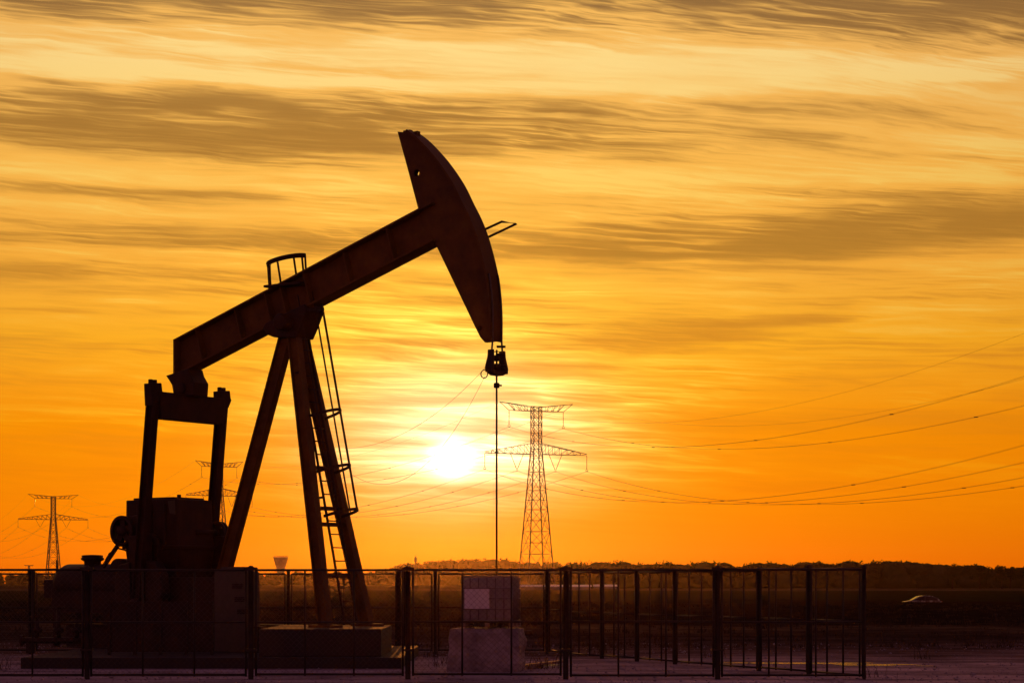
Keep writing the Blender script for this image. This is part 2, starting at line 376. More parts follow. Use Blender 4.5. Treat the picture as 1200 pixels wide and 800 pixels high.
def ground_mat():
    mt = bpy.data.materials.new('ground_earth'); mt.use_nodes = True
    nt = mt.node_tree; N = nt.nodes; L = nt.links; b = N['Principled BSDF']
    tc = N.new('ShaderNodeTexCoord'); sp = N.new('ShaderNodeSeparateXYZ'); L.new(tc.outputs['Object'], sp.inputs[0])
    def noise(sc, det=6, st=(1, 1, 1), rough=0.6):
        mp = N.new('ShaderNodeMapping'); mp.inputs['Scale'].default_value = st; L.new(tc.outputs['Object'], mp.inputs[0])
        n = N.new('ShaderNodeTexNoise'); n.inputs['Scale'].default_value = sc; n.inputs['Detail'].default_value = det; n.inputs['Roughness'].default_value = rough
        L.new(mp.outputs[0], n.inputs['Vector']); return n.outputs['Fac']
    def m(op, a, b_=None, c=None):
        n = N.new('ShaderNodeMath'); n.operation = op
        for i, x in enumerate((a, b_, c)):
            if x is None: continue
            if isinstance(x, (int, float)): n.inputs[i].default_value = x
            else: L.new(x, n.inputs[i])
        return n.outputs[0]
    def ramp(x, pts):
        n = N.new('ShaderNodeValToRGB'); cr = n.color_ramp
        while len(cr.elements) < len(pts): cr.elements.new(0.5)
        for e, (p, c) in zip(cr.elements, pts): e.position = p; e.color = (*c, 1)
        L.new(x, n.inputs[0]); return n.outputs[0]
    def mix(f, a, b_, typ='MIX'):
        n = N.new('ShaderNodeMix'); n.data_type = 'RGBA'; n.blend_type = typ
        if isinstance(f, float): n.inputs[0].default_value = f
        else: L.new(f, n.inputs[0])
        for s, v in ((n.inputs[6], a), (n.inputs[7], b_)):
            if isinstance(v, tuple): s.default_value = (*v, 1)
            else: L.new(v, s)
        return n.outputs[2]
    # log2 of the distance across the land, roughened: yard gravel, verge, rough grass, crop fields
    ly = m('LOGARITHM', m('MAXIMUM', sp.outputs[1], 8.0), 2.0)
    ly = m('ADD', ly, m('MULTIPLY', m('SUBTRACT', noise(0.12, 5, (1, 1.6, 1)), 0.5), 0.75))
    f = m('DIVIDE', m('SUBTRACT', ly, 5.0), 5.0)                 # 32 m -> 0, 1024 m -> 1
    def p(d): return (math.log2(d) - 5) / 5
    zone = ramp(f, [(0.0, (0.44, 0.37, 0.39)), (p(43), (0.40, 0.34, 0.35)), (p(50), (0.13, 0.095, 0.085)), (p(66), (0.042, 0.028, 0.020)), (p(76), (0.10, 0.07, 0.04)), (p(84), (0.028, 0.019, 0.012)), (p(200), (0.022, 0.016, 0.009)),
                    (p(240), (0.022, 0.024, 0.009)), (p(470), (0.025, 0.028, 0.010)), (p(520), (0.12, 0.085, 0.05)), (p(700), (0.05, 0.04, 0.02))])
    # patches and fine grain
    pat = ramp(noise(0.55, 8, (1, 1, 1), 0.7), [(0.3, (0.42, 0.40, 0.37)), (0.5, (1, 1, 1)), (0.72, (1.5, 1.45, 1.4))])
    fine = ramp(noise(9.0, 6, (1, 1, 1), 0.75), [(0.25, (0.5, 0.5, 0.5)), (0.5, (0.95, 0.95, 0.95)), (0.8, (1.6, 1.55, 1.5))])
    trk = ramp(noise(1.0, 4, (0.06, 1.3, 1), 0.6), [(0.38, (0.62, 0.6, 0.58)), (0.55, (1.05, 1.05, 1.05)), (0.8, (1.2, 1.2, 1.2))])
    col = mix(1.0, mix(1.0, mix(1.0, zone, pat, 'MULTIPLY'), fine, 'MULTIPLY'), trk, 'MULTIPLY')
    L.new(col, b.inputs['Base Color'])
    b.inputs['Roughness'].default_value = 0.95; b.inputs['Specular IOR Level'].default_value = 0.0
    h = m('ADD', m('ADD', m('MULTIPLY', noise(0.9, 5, (0.35, 1.2, 1)), 1.6), m('MULTIPLY', noise(3.5, 4), 0.7)), m('MULTIPLY', noise(14.0, 6), 0.35))
    bp = N.new('ShaderNodeBump'); bp.inputs['Strength'].default_value = 0.45; bp.inputs['Distance'].default_value = 0.08
    L.new(h, bp.inputs['Height']); L.new(bp.outputs[0], b.inputs['Normal'])
    return mt
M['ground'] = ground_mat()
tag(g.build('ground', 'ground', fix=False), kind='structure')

M['asphalt'] = new_mat('asphalt', (0.045, 0.045, 0.045), (0.07, 0.07, 0.068), 0.85, 0, 1.0, 0.3, 40)
M['paint_line'] = new_mat('road_paint', (0.55, 0.55, 0.53), (0.75, 0.75, 0.72), 0.7, 0, 3.0)
rd = MB(); rd.box((-900, ROAD0 + 1.2, ROADZ - 0.05), (900, ROAD1 - 1.2, ROADZ + 0.02))
tag(rd.build('road', 'asphalt'), kind='structure')
rl = MB()
for i in range(-30, 60): rl.add([(i*6, 211.93, ROADZ + .026), (i*6 + 3, 211.93, ROADZ + .026), (i*6 + 3, 212.07, ROADZ + .026), (i*6, 212.07, ROADZ + .026)], [(0, 1, 2, 3)])
tag(rl.build('road_marking', 'paint_line'), kind='structure')

# puddles in the wheel tracks
wm = bpy.data.materials.new('puddle_water'); wm.use_nodes = True
_b = wm.node_tree.nodes['Principled BSDF']; _b.inputs['Base Color'].default_value = (0.03, 0.025, 0.02, 1); _b.inputs['Roughness'].default_value = 0.04; _b.inputs['IOR'].default_value = 1.33
_n = wm.node_tree.nodes.new('ShaderNodeTexNoise'); _n.inputs['Scale'].default_value = 45; _bp = wm.node_tree.nodes.new('ShaderNodeBump'); _bp.inputs['Strength'].default_value = 0.35; _bp.inputs['Distance'].default_value = 0.04
wm.node_tree.links.new(_n.outputs['Fac'], _bp.inputs['Height']); wm.node_tree.links.new(_bp.outputs[0], _b.inputs['Normal'])
M['water'] = wm
def puddle(cx, cy, lx, ly_, rot, seed):
    rnd = random.Random(seed); n = 40; poly = []
    ph = [rnd.uniform(0, 6.28) for _ in range(5)]
    for k in range(n):
        a = 2 * math.pi * k / n
        r = 1 + 0.22 * math.sin(2*a + ph[0]) + 0.16 * math.sin(3*a + ph[1]) + 0.12 * math.sin(5*a + ph[2]) + 0.09 * math.sin(8*a + ph[3])
        x, y = lx * r * math.cos(a), ly_ * r * math.sin(a)
        poly.append((cx + x * math.cos(rot) - y * math.sin(rot), cy + x * math.sin(rot) + y * math.cos(rot), 0.006))
    m_ = MB(); m_.add([(cx, cy, 0.006)] + poly, [(0, 1 + k, 1 + (k + 1) % n) for k in range(n)]); tag(m_.build('puddle', 'water'), kind='structure')
puddle(6.35, 43.6, 1.35, 0.45, -0.13, 1); puddle(7.75, 42.75, 0.85, 0.40, -0.10, 2); puddle(8.75, 42.2, 0.16, 0.16, -0.1, 3)
puddle(0.66, 42.6, 0.32, 0.34, 0.1, 4)

# ------------------------------------------------------------------ far woods
def leaf_cloud(mb, c, rx, ry, rz, n, s, rnd):
    for _ in range(n):
        while True:
            a = Vector((rnd.uniform(-1, 1), rnd.uniform(-1, 1), rnd.uniform(-1, 1)))
            if 0.25 < a.length < 1: break
        p = Vector((c[0] + a.x * rx, c[1] + a.y * ry, c[2] + a.z * rz))
        q = s * rnd.uniform(0.55, 1.3)
        e1 = Vector((rnd.gauss(0, 1), rnd.gauss(0, 1), rnd.gauss(0, 1))).normalized()
        e2 = e1.orthogonal().normalized() if rnd.random() < .5 else e1.cross(Vector((rnd.gauss(0, 1), rnd.gauss(0, 1), rnd.gauss(0, 1)))).normalized()
        mb.add([p - e1 * q - e2 * q * .3, p + e2 * q * .75, p + e1 * q * .9 + e2 * .1, p - e2 * q * .8], [(0, 1, 2, 3)])
def interp(prof, x):
    for (a, ya), (b, yb) in zip(prof, prof[1:]):
        if a <= x <= b: return ya + (yb - ya) * (x - a) / (b - a)
    return prof[0][1] if x < prof[0][0] else prof[-1][1]
def wood(name, prof, d, step, s, seed, rows, label):
    rnd = random.Random(seed); mb = MB()
    x = prof[0][0]
    while x < prof[-1][0]:
        for r_ in range(rows):
            dd = d * (1 + 0.05 * r_ + rnd.uniform(-.012, .012))
            top = at(x, interp(prof, x), dd).z * rnd.uniform(0.80, 1.06)
            px = x + rnd.uniform(-step, step) * .5
            cx = at(px, HZ, dd).x
            w_ = top * rnd.uniform(0.26, 0.5)
            for k in range(rnd.randint(3, 5)):
                h = rnd.uniform(0.30, 0.86) * top; wr = w_ * rnd.uniform(0.45, 0.8)
                leaf_cloud(mb, (cx + rnd.uniform(-.7, .7) * w_, dd + rnd.uniform(-1, 1) * w_, h), wr, wr, min(wr * .85, top - h + .4), 46, s, rnd)
            leaf_cloud(mb, (cx, dd, top * .25), w_ * 1.5, w_, top * .27, 30, s * 1.2, rnd)
            for k in range(3):                                     # the dense inside of the crown
                q = w_ * rnd.uniform(.6, .95); hq = top * rnd.uniform(.50, .62); mb.sphere((cx + rnd.uniform(-.6, .6) * w_, dd + rnd.uniform(0, .6) * w_, hq), 1.0, 9, 6, q, q, min(top * .97 - hq, q * 1.1))
            mb.sphere((cx, dd, top * .28), 1.0, 9, 6, w_ * 1.3, w_, top * .34)
            if rnd.random() < .3: mb.tube([(cx, dd, -0.3), (cx, dd, top * .5)], .14, 4, caps=False)
        x += step * rnd.uniform(0.6, 1.3)
    o = mb.build(name, 'leaf', fix=False); tag(o, label, 'woods', kind='stuff')
wood('woods', [(640, 668), (655, 665), (668, 661), (680, 659), (720, 658), (760, 657), (800, 659), (850, 657), (864, 662), (880, 659), (930, 658), (1000, 657), (1060, 657), (1084, 660), (1110, 660), (1140, 661), (1162, 664), (1200, 665), (1290, 660), (1400, 661)], 700, 5, 0.46, 3, 2, 'dark belt of leafy trees along the right horizon')
wood('woods', [(440, 669), (458, 665), (472, 662), (490, 659), (520, 656), (560, 653.5), (600, 655), (640, 658), (665, 662), (700, 663)], 1400, 5, 1.0, 4, 2, 'hazy wooded rise on the horizon behind the white tank')
wood('woods', [(-150, 669), (0, 670), (120, 671), (300, 671), (460, 669), (520, 668)], 1500, 8, 1.0, 5, 1, 'low far line of trees along the left horizon')
def tree(px, ytop, d, w, label, seed):
    rnd = random.Random(seed); b = at(px, HZ, d); top = at(px, ytop, d).z
    t = thing('tree', label, 'tree', (b.x, d, ground_h(b.x, d)), 0, 'single trees at the end of the right wood')
    tr = MB(); tr.tube([(0, 0, -.2), (0.1, 0, top * .3), (0.05, 0.1, top * .55), (0, 0, top * .8)], [.32, .24, .16, .06], 8)
    for k in range(5):
        a = rnd.uniform(0, 6.28); h = top * rnd.uniform(.3, .55); tr.tube([(0, 0, h), (math.cos(a) * w * .5, math.sin(a) * w * .5, h + top * .22)], [.12, .04], 6)
    tr.build('trunk', 'bark', t)
    cr = MB()
    for k in range(11):
        a = rnd.uniform(0, 6.28); rr = rnd.uniform(.1, .65) * w; h = rnd.uniform(.42, .84) * top; q = w * rnd.uniform(.3, .5)
        leaf_cloud(cr, (math.cos(a) * rr, math.sin(a) * rr, h), q, q, min(q * .8, top - h), 70, .38, rnd)
    cr.build('crown', 'leaf', t, fix=False)
tree(1116, 656.5, 655, 2.8, 'small round tree standing clear of the wood at far right', 21)
tree(1148, 657.5, 660, 4.6, 'broadest tree at the end of the right wood', 22)
tree(1174, 660, 650, 2.6, 'low bushy tree in the gap near the right edge', 23)
tree(1184, 661.5, 662, 2.4, 'smallest tree, beside the low one at the right edge', 24)

# ------------------------------------------------------------------ pylons and power lines
def pylon(px, d, rot, arm, hs, label):
    b = at(px, HZ, d)
    t = thing('pylon', label, 'pylon', (b.x, d, -0.25), rot, 'lattice pylons of the power line')
    hw = lambda z: (1.25 if z >= 41 else 1.25 + (41 - z) * 0.073)
    lv = [0, 10.3, 16.9, 23.3, 28.9, 34.3, 38.3, 41, 43.4, 45.7, 48, 50.2, 52.1, 53.4]
    r1, r2 = 0.21 * max(1, (d / 583) ** .7), 0.115 * max(1, (d / 583) ** .7)
    mb = MB()
    bar = lambda p, q, r: mb.obox(p, q, r, r)
    cs = [(-1, -1), (1, -1), (1, 1), (-1, 1)]
    for (z0, z1) in zip(lv, lv[1:]):
        a, c = hw(z0), hw(z1); z0_, z1_ = z0 * hs, z1 * hs
        for i in range(4):
            s0 = cs[i]; s1 = cs[(i + 1) % 4]
            bar((s0[0]*a, s0[1]*a, z0_), (s0[0]*c, s0[1]*c, z1_), r1 * (1.25 if z0 < 41 else 1))
            bar((s0[0]*a, s0[1]*a, z0_), (s1[0]*c, s1[1]*c, z1_), r2); bar((s1[0]*a, s1[1]*a, z0_), (s0[0]*c, s0[1]*c, z1_), r2)
            bar((s0[0]*c, s0[1]*c, z1_), (s1[0]*c, s1[1]*c, z1_), r2)
            if z0 < 28:                                            # secondary braces of the lower panels
                zm = (z0_ + z1_) / 2; w = hw((z0 + z1) / 2)
                bar((s0[0]*w, s0[1]*w, zm), ((s0[0]+s1[0])/2*w, (s0[1]+s1[1])/2*w, zm), r2 * .8); bar((s1[0]*w, s1[1]*w, zm), ((s0[0]+s1[0])/2*w, (s0[1]+s1[1])/2*w, zm), r2 * .8)
    mb.build('tower', 'pylon', t, fix=False)
    for k in (-1, 1):
        up = MB(); bar = lambda p, q, r: up.obox(p, q, r, r)
        tip = (k * 11.6 * arm, 0, 54.5 * hs); lo = (k * 8.6 * arm, 0, 52.1 * hs)
        for s in (-1, 1):
            y = 1.25 * s
            bar((k*1.25, y, 53.3 * hs), tip, r2 * 1.3); bar((k*1.25, y, 52.1 * hs), lo, r2 * 1.3); bar(lo, tip, r2 * 1.2)
            for i in range(1, 4):
                f0, f1 = i / 4, (i + .5) / 4
                p = Vector((k*1.25, y, 52.1*hs)).lerp(Vector(lo), f0); q = Vector((k*1.25, y, 53.3*hs)).lerp(Vector(tip), f0 * .85); q2 = Vector((k*1.25, y, 53.3*hs)).lerp(Vector(tip), min(1, f1 * .85))
                bar(p, q, r2 * .8); bar(p, q2, r2 * .8)
        up.build('upper_arm', 'pylon', t, fix=False)
        lw = MB(); bar = lambda p, q, r: lw.obox(p, q, r, r)
        tp = (k * 16.2 * arm, 0, 39.9 * hs); bt = (k * 16.2 * arm, 0, 39.5 * hs)
        for s in (-1, 1):
            y = 1.25 * s; A0 = Vector((k*1.25, y, 42.7*hs)); B0 = Vector((k*1.25, y, 39.5*hs))
            bar(A0, tp, r2 * 1.4); bar(B0, bt, r2 * 1.4)
            for i in range(0, 7):
                p = B0.lerp(Vector(bt), i / 7); q = A0.lerp(Vector(tp), (i + 1) / 7); q0 = A0.lerp(Vector(tp), i / 7)
                bar(p, q, r2 * .8); bar(p, q0, r2 * .8)
        lw.build('lower_arm', 'pylon', t, fix=False)
        def ins(p, q):
            m_ = MB(); p = Vector(p); q = Vector(q); n = 16; pts = []; rs = []
            for i in range(n * 2 + 1): pts.append(p.lerp(q, i / (2 * n))); rs.append(.13 if i % 2 else .06)
            m_.tube(pts, rs, 8); return m_
        m_ = ins((k*8.6*arm, 0, 52.0*hs), (k*8.6*arm, 0, 47.9*hs)); m_.tube([(k*8.6*arm + .35*math.cos(a), 0, 47.6*hs + .35*math.sin(a)) for a in [i*math.pi/6 for i in range(12)]], .06, 6, True); m_.build('insulator', 'glass_ins', t, fix=False)
        m_ = ins((k*16.2*arm, 0, 39.4*hs), (k*16.2*arm, 0, 35.4*hs)); m_.tube([(k*16.2*arm + .35*math.cos(a), 0, 35.1*hs + .35*math.sin(a)) for a in [i*math.pi/6 for i in range(12)]], .06, 6, True); m_.build('insulator', 'glass_ins', t, fix=False)
        for e in (-1, 1):
            m_ = ins((k*6.1*arm + e * 2.0 * arm, 0, 39.4*hs), (k*6.1*arm + e * .12, 0, 35.0*hs)); m_.build('insulator', 'glass_ins', t, fix=False)
    return Vector((b.x, d, -0.25)), rot, arm, hs
p_main = pylon(628.5, 583, R(22), 1.0, 1.0, 'largest lattice pylon, just right of the hanging pump rod')
p_mid = pylon(257, 863, R(26), 0.92, 1.0, 'lattice pylon partly hidden behind the slanting rear leg of the pump')
p_left = pylon(62.5, 1190, R(24), 1.28, 1.0, 'lattice pylon over the fence at far left, left of the gearbox')
p_near = (Vector((120, 200, -.25)), R(18), 1.0, 1.0); p_out = (Vector((-480, 1700, -.25)), R(24), 1.28, 1.0)
pylon(34, 3000, R(10), 0.6, 0.52, 'tiny faint pylon on the skyline at far left')

line_defs = [(-11.6, 54.5, 1, 'earth wire on the left peaks of the pylons, top left strand', 'earth_wire'), (11.6, 54.5, 1, 'earth wire on the right peaks of the pylons, topmost strand at right', 'earth_wire'),
             (-8.6, 47.3, 2, 'twin power cable under the left end of the upper arms', 'power_cable'), (8.6, 47.3, 2, 'twin power cable under the right end of the upper arms', 'power_cable'),
             (-16.2, 34.8, 2, 'twin power cable under the left tip of the long lower arms', 'power_cable'), (16.2, 34.8, 2, 'twin power cable under the right tip of the long lower arms', 'power_cable'),
             (-6.1, 34.6, 2, 'twin power cable in the left inner V of the lower arms', 'power_cable'), (6.1, 34.6, 2, 'twin power cable in the right inner V of the lower arms', 'power_cable')]
chain = [p_near, p_main, p_mid, p_left, p_out]; sag = [16.4, 8.5, 11.5, 15]
for off, z, tw, lab, nm in line_defs:
    mb = MB()
    for e in ((-.28, .28) if tw == 2 else (0,)):
        pts = []
        for (a, c, s) in zip(chain, chain[1:], sag):
            ends = []
            for (b, ro, ar, hs) in (a, c):
                ends.append(b + Vector((math.cos(ro), math.sin(ro), 0)) * (off * ar + e) + Vector((0, 0, z * hs)))
            for i in range(40):
                k = i / 40; p = ends[0].lerp(ends[1], k); p.z -= 4 * s * k * (1 - k) * (1.12 if nm == 'earth_wire' else 1); pts.append(p)
        pts.append(ends[1])
        rr = [0.017 + 0.008 * min(1, max(0, (p.y - 250) / 400)) for p in pts]
        if nm == 'earth_wire': rr = [r * .85 for r in rr]
        mb.tube(pts, rr, 5, caps=False)
        if e < 0: first = pts
    if tw == 2:
        for i in range(4, len(first) - 1, 6):
            p = first[i]; mb.obox(p + Vector((-.05, 0, 0)), p + Vector((.62, .1, 0)), .09, .16)
    tag(mb.build(nm, 'cable', fix=False), lab, 'power line', 'overhead lines strung between the pylons')

# ------------------------------------------------------------------ far structures
b = at(329, HZ, 1500)
wt = thing('water_tower', 'pale flared water tower on the horizon left of the pump legs', 'water tower', (b.x, 1500, -.25))
m_ = MB(); m_.lathe([(3.1, 0), (2.9, 9), (3.0, 11.5), (5.4, 20.2), (5.6, 20.4), (5.6, 21.0), (5.2, 21.1), (0, 21.4)], (0, 0, 0), 'Z', 32); m_.build('tank', 'render', wt)
m_ = MB(); m_.tube([(5.3*math.cos(a), 5.3*math.sin(a), 21.9) for a in [i*math.pi/10 for i in range(20)]], .12, 4, True)
for i in range(10): m_.obox((5.3*math.cos(i*.628), 5.3*math.sin(i*.628), 21), (5.3*math.cos(i*.628), 5.3*math.sin(i*.628), 21.9), .14, .14)
m_.build('railing', 'pylon', wt)
b = at(487, HZ, 1380)
ms = thing('radio_mast', 'thin radio mast poking above the far wooded rise', 'mast', (b.x, 1380, -.25))
m_ = MB(); m_.tube([(0, 0, 0), (0, 0, 12), (0, 0, 20.5)], [.55, .42, .3], 10); m_.build('pole', 'pylon', ms)
for k in range(3):
    a = k * 2.09 + .4; m_ = MB(); m_.box((.35, -.3, 16.2), (.95, .3, 19.4)); o = m_.build('antenna', 'render', ms, rot=a)
# long low sheds beyond the field
for (x0, x1, d, lab) in ((607, 692, 560, 'long low pale shed roof glinting in the field behind the tank'), (696, 722, 610, 'short low pale shed roof right of the long one'), (1040, 1042, 500, None)):
    if not lab: continue
    a0, a1 = at(x0, HZ, d).x, at(x1, HZ, d).x
    sh = thing('low_shed', lab, 'shed', ((a0 + a1) / 2, d, -.3), 0, 'low sheds in the far field'); h = (a1 - a0) / 2
    m_ = MB(); m_.box((-h, -3, 0), (h, 3, .85)); m_.build('wall', 'render', sh)
    m_ = MB(); pr = [(-3.3, .86), (-2.6, 1.1), (-1.2, 1.36), (0, 1.42), (1.2, 1.36), (2.6, 1.1), (3.3, .86)]; m_.prism(pr, -h - .2, h + .2, 'YZ'); m_.build('roof', 'roof', sh)

# ------------------------------------------------------------------ car on the sunken road
cx = at(1075.5, HZ, 212).x
car = thing('parked_car', 'pale hatchback on the sunken road, only its roof showing over the bank', 'car', (cx, 210.2, ROADZ + .02))
prof = [(-2.05, .32), (-2.1, .62), (-1.95, .84), (-1.1, .98), (-0.35, 1.40), (0.1, 1.49), (0.9, 1.47), (1.5, 1.28), (1.92, .95), (2.02, .85), (2.02, .38), (1.75, .24), (-1.75, .24)]
m_ = MB(); m_.prism(prof, -.82, .82); bd = m_.build('body', 'carpaint', car, bevel=.07)
for s in (-1, 1):
    m_ = MB(); m_.prism([(-.92, 1.0), (-.32, 1.36), (.2, 1.42), (.2, .98)], s * .815, s * .83); m_.build('window', 'glass', car)
    m_ = MB(); m_.prism([(.27, .98), (.27, 1.42), (.85, 1.40), (1.38, 1.24), (1.6, 1.0)], s * .815, s * .83); m_.build('window', 'glass', car)
m_ = MB(); m_.add([(-1.09, -.68, 1.0), (-1.09, .68, 1.0), (-.40, .60, 1.395), (-.40, -.60, 1.395)], [(0, 1, 2, 3)]); m_.v = [(x - .015, y, z + .02) for x, y, z in m_.v]; m_.build('windscreen', 'glass', car)
for x in (-1.3, 1.28):
    for s in (-1, 1):
        m_ = MB(); m_.lathe([(0.1, -.1), (.29, -.1), (.32, -.05), (.32, .07), (.28, .1), (.1, .1)], (x, s * .76, .31), 'Y', 24); wh = m_.build('wheel', 'tyre', car)
        m_ = MB(); m_.lathe([(0, .0), (.2, .02), (.21, 0)], (x, s * .865, .31), 'Y', 18); m_.build('rim', 'cage', wh)
for s in (-1, 1):
    m_ = MB(); m_.box((-2.08, s * .6 - .15, .66), (-1.98, s * .6 + .15, .8)); m_.build('headlight', 'white', car)
    m_ = MB(); m_.box((1.96, s * .62 - .12, .74), (2.04, s * .62 + .12, .92)); m_.build('tail_light', 'lamp', car)

for px, py0, py1, lab in ((1065.5, 719, 732, 'short dark marker post in the grass below the pale car'), (1167, 717.5, 727, 'short dark marker post in the grass near the right edge')):
    d = EYE * F / (py1 - HZ); b = at(px, HZ, d); z = ground_h(b.x, d); h = (py1 - py0) / F * d
    t = thing('marker_post', lab, 'post', (b.x, d, z), 0, 'marker posts in the rough grass')
    m_ = MB(); m_.lathe([(0.085, -.1), (.08, h * .8), (.075, h * .95), (.05, h), (0, h + .01)], (0, 0, 0), 'Z', 12); m_.build('stake', 'bark', t)
    m_ = MB(); m_.lathe([(.084, h * .72), (.087, h * .73), (.085, h * .83), (.08, h * .84)], (0, 0, 0), 'Z', 12); m_.build('band', 'steel', t)

# ------------------------------------------------------------------ concrete pad
PADZ = 0.227
pa, pb = at(24, HZ, 40.9).x, at(470, HZ, 40.9).x
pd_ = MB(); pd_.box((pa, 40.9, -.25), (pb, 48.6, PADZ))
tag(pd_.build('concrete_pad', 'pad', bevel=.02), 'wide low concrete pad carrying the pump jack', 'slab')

# ------------------------------------------------------------------ pump jack
TH = R(35)
ax = Vector((math.cos(TH), -math.sin(TH), 0)); bx_ = Vector((math.sin(TH), math.cos(TH), 0))
O = Vector((-3.735, 43.59, 0))
def T(px, py, ly=0.0):
    """pump-local (x, z) of the photo pixel on the vertical plane local y = ly"""
    k = (px - 600) / F
    d = (ly + O.dot(bx_)) / (k * bx_.x + bx_.y)
    return ((k * d - O.x) * ax.x + (d - O.y) * ax.y, EYE - (py - HZ) / F * d)
def T3(px, py, ly=0.0):
    a, c = T(px, py, ly); return Vector((a, ly, c))
pump = thing('pump_jack', 'huge dark nodding pump jack in front of the setting sun', 'pump jack', (O.x, O.y, PADZ), -TH)
class PB(MB):
    """mesh in pump-local coordinates measured from ground level"""
    def build(s, name, mat, parent=None, **k):
        s.v = [(x, y, z - PADZ) for x, y, z in s.v]
        return MB.build(s, name, mat, parent or pump, **k)
ROD = T(582, 500)[0]

# walking beam: I section with stiffeners
A1, A2 = T(203.5, 397.3, -.21), T(505, 236, -.21)
B1, B2 = T(203, 441, -.21), T(507, 282, -.21)
wb = PB(); wb.prism([A1, A2, B2, B1], -.016, .016)
dv = Vector((A2[0] - A1[0], A2[1] - A1[1])).normalized(); nv = Vector((-dv.y, dv.x))
def strip(p, q, t0, t1, y0, y1, mb):
    p = Vector(p); q = Vector(q); mb.prism([tuple(p + nv * t0), tuple(q + nv * t0), tuple(q + nv * t1), tuple(p + nv * t1)], y0, y1)
strip(A1, A2, -.045, 0.0, -.21, .21, wb); strip(B1, B2, 0.0, .045, -.21, .21, wb)
wb.box((A1[0] - .02, -.21, B1[1]), (A1[0] + .03, .21, A1[1]))
for k in (0.12, .28, .40, .46, .55, .70, .86):
    p = Vector(B1).lerp(Vector(B2), k) + nv * .046; h = (Vector(A1).lerp(Vector(A2), k) - Vector(B1).lerp(Vector(B2), k)).dot(nv) - .093
    for s in (-1, 1): wb.prism([tuple(p), tuple(p + dv * .025), tuple(p + dv * .025 + nv * h), tuple(p + nv * h)], s * .017, s * .2)
wb_o = wb.build('walking_beam', 'pump', bevel=.006)

# horse head: twin side plates and curved wireline track
arc = [T(x, y, .22) for x, y in ((491, 156), (506, 168), (526, 190), (544, 216), (556, 240), (565, 258), (573, 279), (580, 304), (585.5, 330), (588.5, 360), (589, 385), (588.8, 401))]
def cat(pts, n=4):
    out = []
    P = [Vector(p) for p in pts]; P = [P[0] * 2 - P[1]] + P + [P[-1] * 2 - P[-2]]
    for i in range(1, len(P) - 2):
        for k in range(n):
            t = k / n; a, b_, c, d = P[i-1], P[i], P[i+1], P[i+2]
            out.append(.5 * ((2*b_) + (c - a)*t + (2*a - 5*b_ + 4*c - d)*t*t + (3*b_ - 3*c + d - a)*t**3))
    return out + [P[-2]]
arc = cat(arc)
hh = PB()
inn = []
for i, p in enumerate(arc):
    t = (arc[min(i+1, len(arc)-1)] - arc[max(i-1, 0)]).normalized(); inn.append(p + Vector((t.y, -t.x)) * 0.05 * (1 if t.y < 0 else 1))
# inward = towards smaller x
inn = [p + ((q - p) if (q - p).x < 0 else -(q - p)) for p, q in zip(arc, inn)]
for i in range(len(arc) - 1):
    hh.prism([tuple(arc[i]), tuple(arc[i+1]), tuple(inn[i+1]), tuple(inn[i])], -.22, .22)
left = [T(x, y, -.07) for x, y in ((568, 400.5), (563, 395), (556, 381), (546, 360), (511.5, 288), (500, 262), (490.5, 246), (489, 240), (479, 202), (466, 154.5))]
def with_hole(poly, c, r, n=14):
    """polygon with a round hole, bridged from the nearest vertex (index 0 side)"""
    i0 = min(range(len(poly)), key=lambda i: (Vector(poly[i]) - Vector(c)).length)
    poly = poly[i0:] + poly[:i0]
    area = sum(poly[i][0]*poly[(i+1) % len(poly)][1] - poly[(i+1) % len(poly)][0]*poly[i][1] for i in range(len(poly)))
    a0 = math.atan2(poly[0][1] - c[1], poly[0][0] - c[0]); sg = -1 if area > 0 else 1
    hole = [(c[0] + r * math.cos(a0 + sg * 2*math.pi*k/n), c[1] + r * math.sin(a0 + sg * 2*math.pi*k/n)) for k in range(n + 1)]
    return [poly[0]] + hole + [poly[0]] + poly[1:]
plate = [tuple(p) for p in inn] + [tuple(p) for p in left]
hc = T(490.6, 203.5, 0); hc2 = T(565, 385, 0)
def plate_prism(mb, y0, y1, r1, r2):
    me_poly = with_hole(plate, hc, r1); me_poly = with_hole(me_poly, hc2, r2)
    mb.prism(me_poly, y0, y1)
plate_prism(hh, -.075, -.055, .075, .055); plate_prism(hh, .055, .075, .075, .055)
# edge bars closing the back of the head
for (p, q) in zip(left[4:], left[5:]):
    if p[1] > T(500, 262)[1]: hh.obox((p[0] + .012, 0, p[1]), (q[0] + .012, 0, q[1]), .11, .02, (1, 0, 0))
for (p, q) in zip(left[:4], left[1:5]): hh.obox((p[0], 0, p[1]), (q[0], 0, q[1]), .11, .02, (1, 0, 0))
# lugs on top
for px, py in ((478, 155), (487, 156.5)):
    c = T(px, py, 0); hh.box((c[0] - .09, -.05, c[1] - .12), (c[0] + .09, .05, c[1] + .035))
hh_o = hh.build('horse_head', 'pump', fix=True)
lp = PB(); lp.tube([T3(569, 268.5, .1), T3(588, 259.8, .1), T3(605, 262.3, .1), T3(573, 277.5, .1)], .027, 8)
lo = lp; lo.v = [(x, y, z - PADZ) for x, y, z in lo.v]; MB.build(lo, 'wireline_guard', 'pumpdark', hh_o)

# saddle and centre bearing
sb = PB(); sb.prism([T(318, 386), T(322, 393), T(331, 396.5), T(357, 396.5), T(362, 385), T(369, 366), T(366, 358), T(322, 380)], -.30, .30)
c = T(346, 380); sb.lathe([(0, -.55), (.17, -.55), (.19, -.52), (.19, .52), (.17, .55), (0, .55)], (c[0], 0, c[1]), 'Y', 24)
sb.build('center_bearing', 'pumpdark', bevel=.015)

